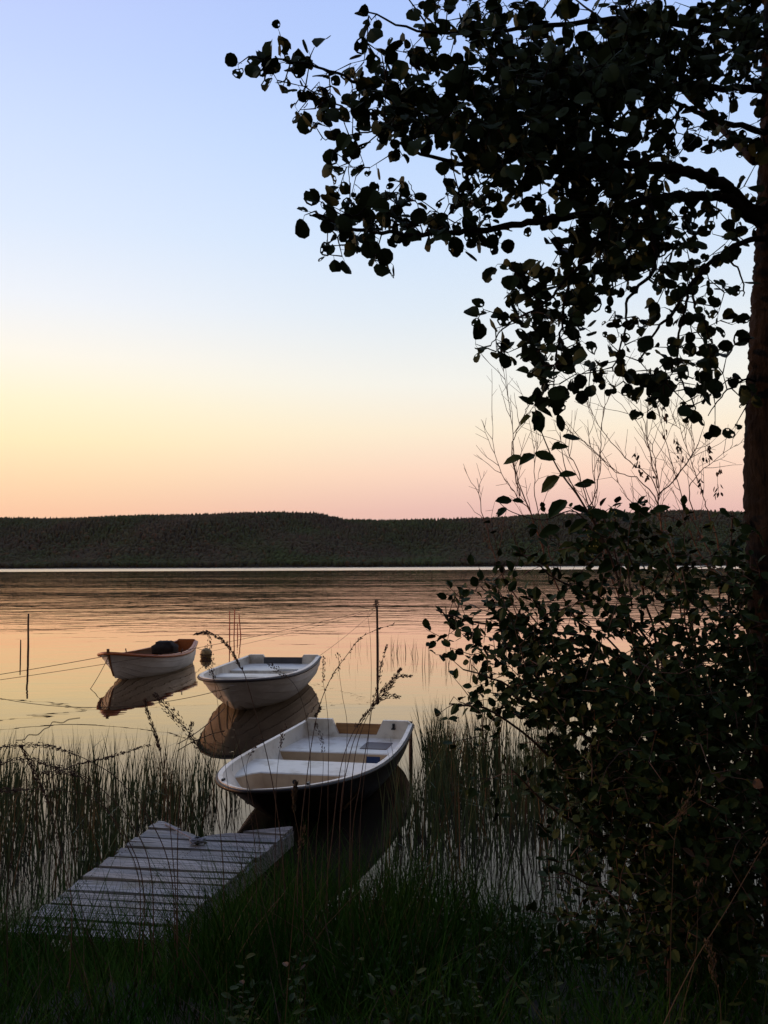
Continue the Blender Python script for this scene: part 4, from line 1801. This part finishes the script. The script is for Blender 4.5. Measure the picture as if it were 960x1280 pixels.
g = tuft('seeding_grass', 'upright seed stalks with thick brown heads left of the white boat reflection')
seed_stem(g, [(181, 876), (186, 895), (194, 918), (200, 940), (208, 985), (215, 1060), (220, 1130)], 5.1, .5, 120, sz=.015, spread=.008)
seed_stem(g, [(195, 869), (208, 884), (222, 899), (240, 922), (256, 950), (270, 1000), (278, 1070), (280, 1130)], 5.0, .5, 160, spread=.02, sz=.012)
seed_stem(g, [(240, 905), (236, 920), (230, 940), (226, 980), (222, 1060)], 5.0, .3, 30)
g = tuft('seeding_grass', 'drooping seed head curving over the bow of the white boat')
seed_stem(g, [(245, 792), (254, 791), (263, 792), (280, 802), (290, 815), (300, 833), (307, 847), (322, 900), (337, 960), (350, 1040), (356, 1120)], 5.0, .55, 150, spread=.007, sz=.012)
seed_stem(g, [(260, 793), (264, 815), (268, 850), (275, 900), (282, 960), (295, 1050), (310, 1130)], 5.1, .35, 30, r=.0018)
seed_stem(g, [(253, 820), (262, 838), (275, 865), (290, 905), (305, 960), (325, 1060)], 5.0, .3, 40, r=.0018)
seed_stem(g, [(337, 830), (352, 842), (366, 853), (376, 872), (384, 905), (388, 960), (385, 1050)], 5.2, .25, 30, r=.002)
g = tuft('seeding_grass', 'tall tangle of brown seed stalks crossing the middle pole and the black boat')
seed_stem(g, [(500, 837), (492, 850), (483, 863), (469, 880), (450, 902), (437, 925), (425, 965), (415, 1050), (408, 1120)], 5.2, .55, 150, spread=.012, sz=.014)
seed_stem(g, [(483, 808), (477, 830), (473, 855), (466, 880), (460, 920), (450, 980), (440, 1060)], 5.1, .5, 60, spread=.008)
seed_stem(g, [(493, 780), (471, 787), (450, 798), (435, 817), (417, 842), (404, 869), (395, 900), (385, 960), (376, 1040), (372, 1110)], 5.0, .7, 45, spread=.004)
seed_stem(g, [(513, 845), (494, 847), (479, 862), (464, 884), (448, 912), (436, 950), (425, 1030)], 5.2, .5, 80, spread=.01)
seed_stem(g, [(498, 871), (482, 871), (470, 880), (455, 905), (443, 950), (438, 1030)], 5.2, .4, 50)
seed_stem(g, [(423, 817), (424, 840), (428, 870), (434, 910), (430, 980), (424, 1060)], 5.1, .2, 14, r=.002)
seed_stem(g, [(405, 822), (404, 850), (408, 880), (411, 920), (410, 1000)], 5.1, .3, 24, r=.002)
seed_stem(g, [(471, 754), (466, 762), (460, 767), (463, 800), (464, 860), (460, 930), (450, 1040)], 5.3, .12, 24, r=.0016)
seed_stem(g, [(356, 908), (352, 925), (348, 950), (345, 990), (344, 1060)], 5.1, .4, 30, r=.002)
seed_stem(g, [(395, 905), (402, 925), (404, 960), (400, 1010), (395, 1070)], 5.0, .4, 30, r=.002)
seed_stem(g, [(330, 925), (318, 935), (308, 960), (312, 1010), (320, 1080)], 5.0, .4, 24, r=.002)
g = tuft('seeding_grass', 'short stalk with a pale brown head in front of the black hull')
seed_stem(g, [(370, 980), (368, 995), (368, 1015), (374, 1050), (378, 1110), (380, 1180)], 4.6, .4, 120, sz=.014, spread=.008, m=M['drygrass'])
g = tuft('seeding_grass', 'single orange brown stalk rising in front of the jetty end')
seed_stem(g, [(380, 1030), (372, 1085), (366, 1150), (360, 1230), (356, 1290)], 3.9, .2, 24, m=M['drygrass'], r=.0022)
g = tuft('seeding_grass', 'long pale stalk slanting across the lower right corner')
seed_stem(g, [(975, 1020), (960, 1047), (914, 1128), (868, 1203), (831, 1278), (825, 1300)], 3.1, .3, 40, m=M['drygrass'], r=.0026)
seed_stem(g, [(875, 962), (864, 990), (852, 1016), (843, 1053), (840, 1120), (838, 1200)], 3.3, .5, 50, m=M['drygrass'], r=.002)
seed_stem(g, [(873, 1100), (872, 1150), (868, 1203), (850, 1290)], 3.2, .2, 20, m=M['drygrass'], r=.002)
seed_stem(g, [(884, 1176), (892, 1215), (900, 1250), (902, 1300)], 3.1, .5, 50, m=M['drygrass'], r=.002)

# thin evening haze over the lake
mb = MB()
mb.box((0, 1600, 65), (6400, 3500, 150))
hz_ = mb.build('haze', None or mat('haze', (1, 1, 1)))
hm = hz_.data.materials[0]
hm.node_tree.nodes.clear()
ho = hm.node_tree.nodes.new('ShaderNodeOutputMaterial')
hv = hm.node_tree.nodes.new('ShaderNodeVolumePrincipled')
hv.inputs['Color'].default_value = (.93, .90, .88, 1)
hv.inputs['Density'].default_value = .000015
hm.node_tree.links.new(hv.outputs[0], ho.inputs['Volume'])
tag(hz_, 'thin evening haze in front of the far hills', kind='stuff')
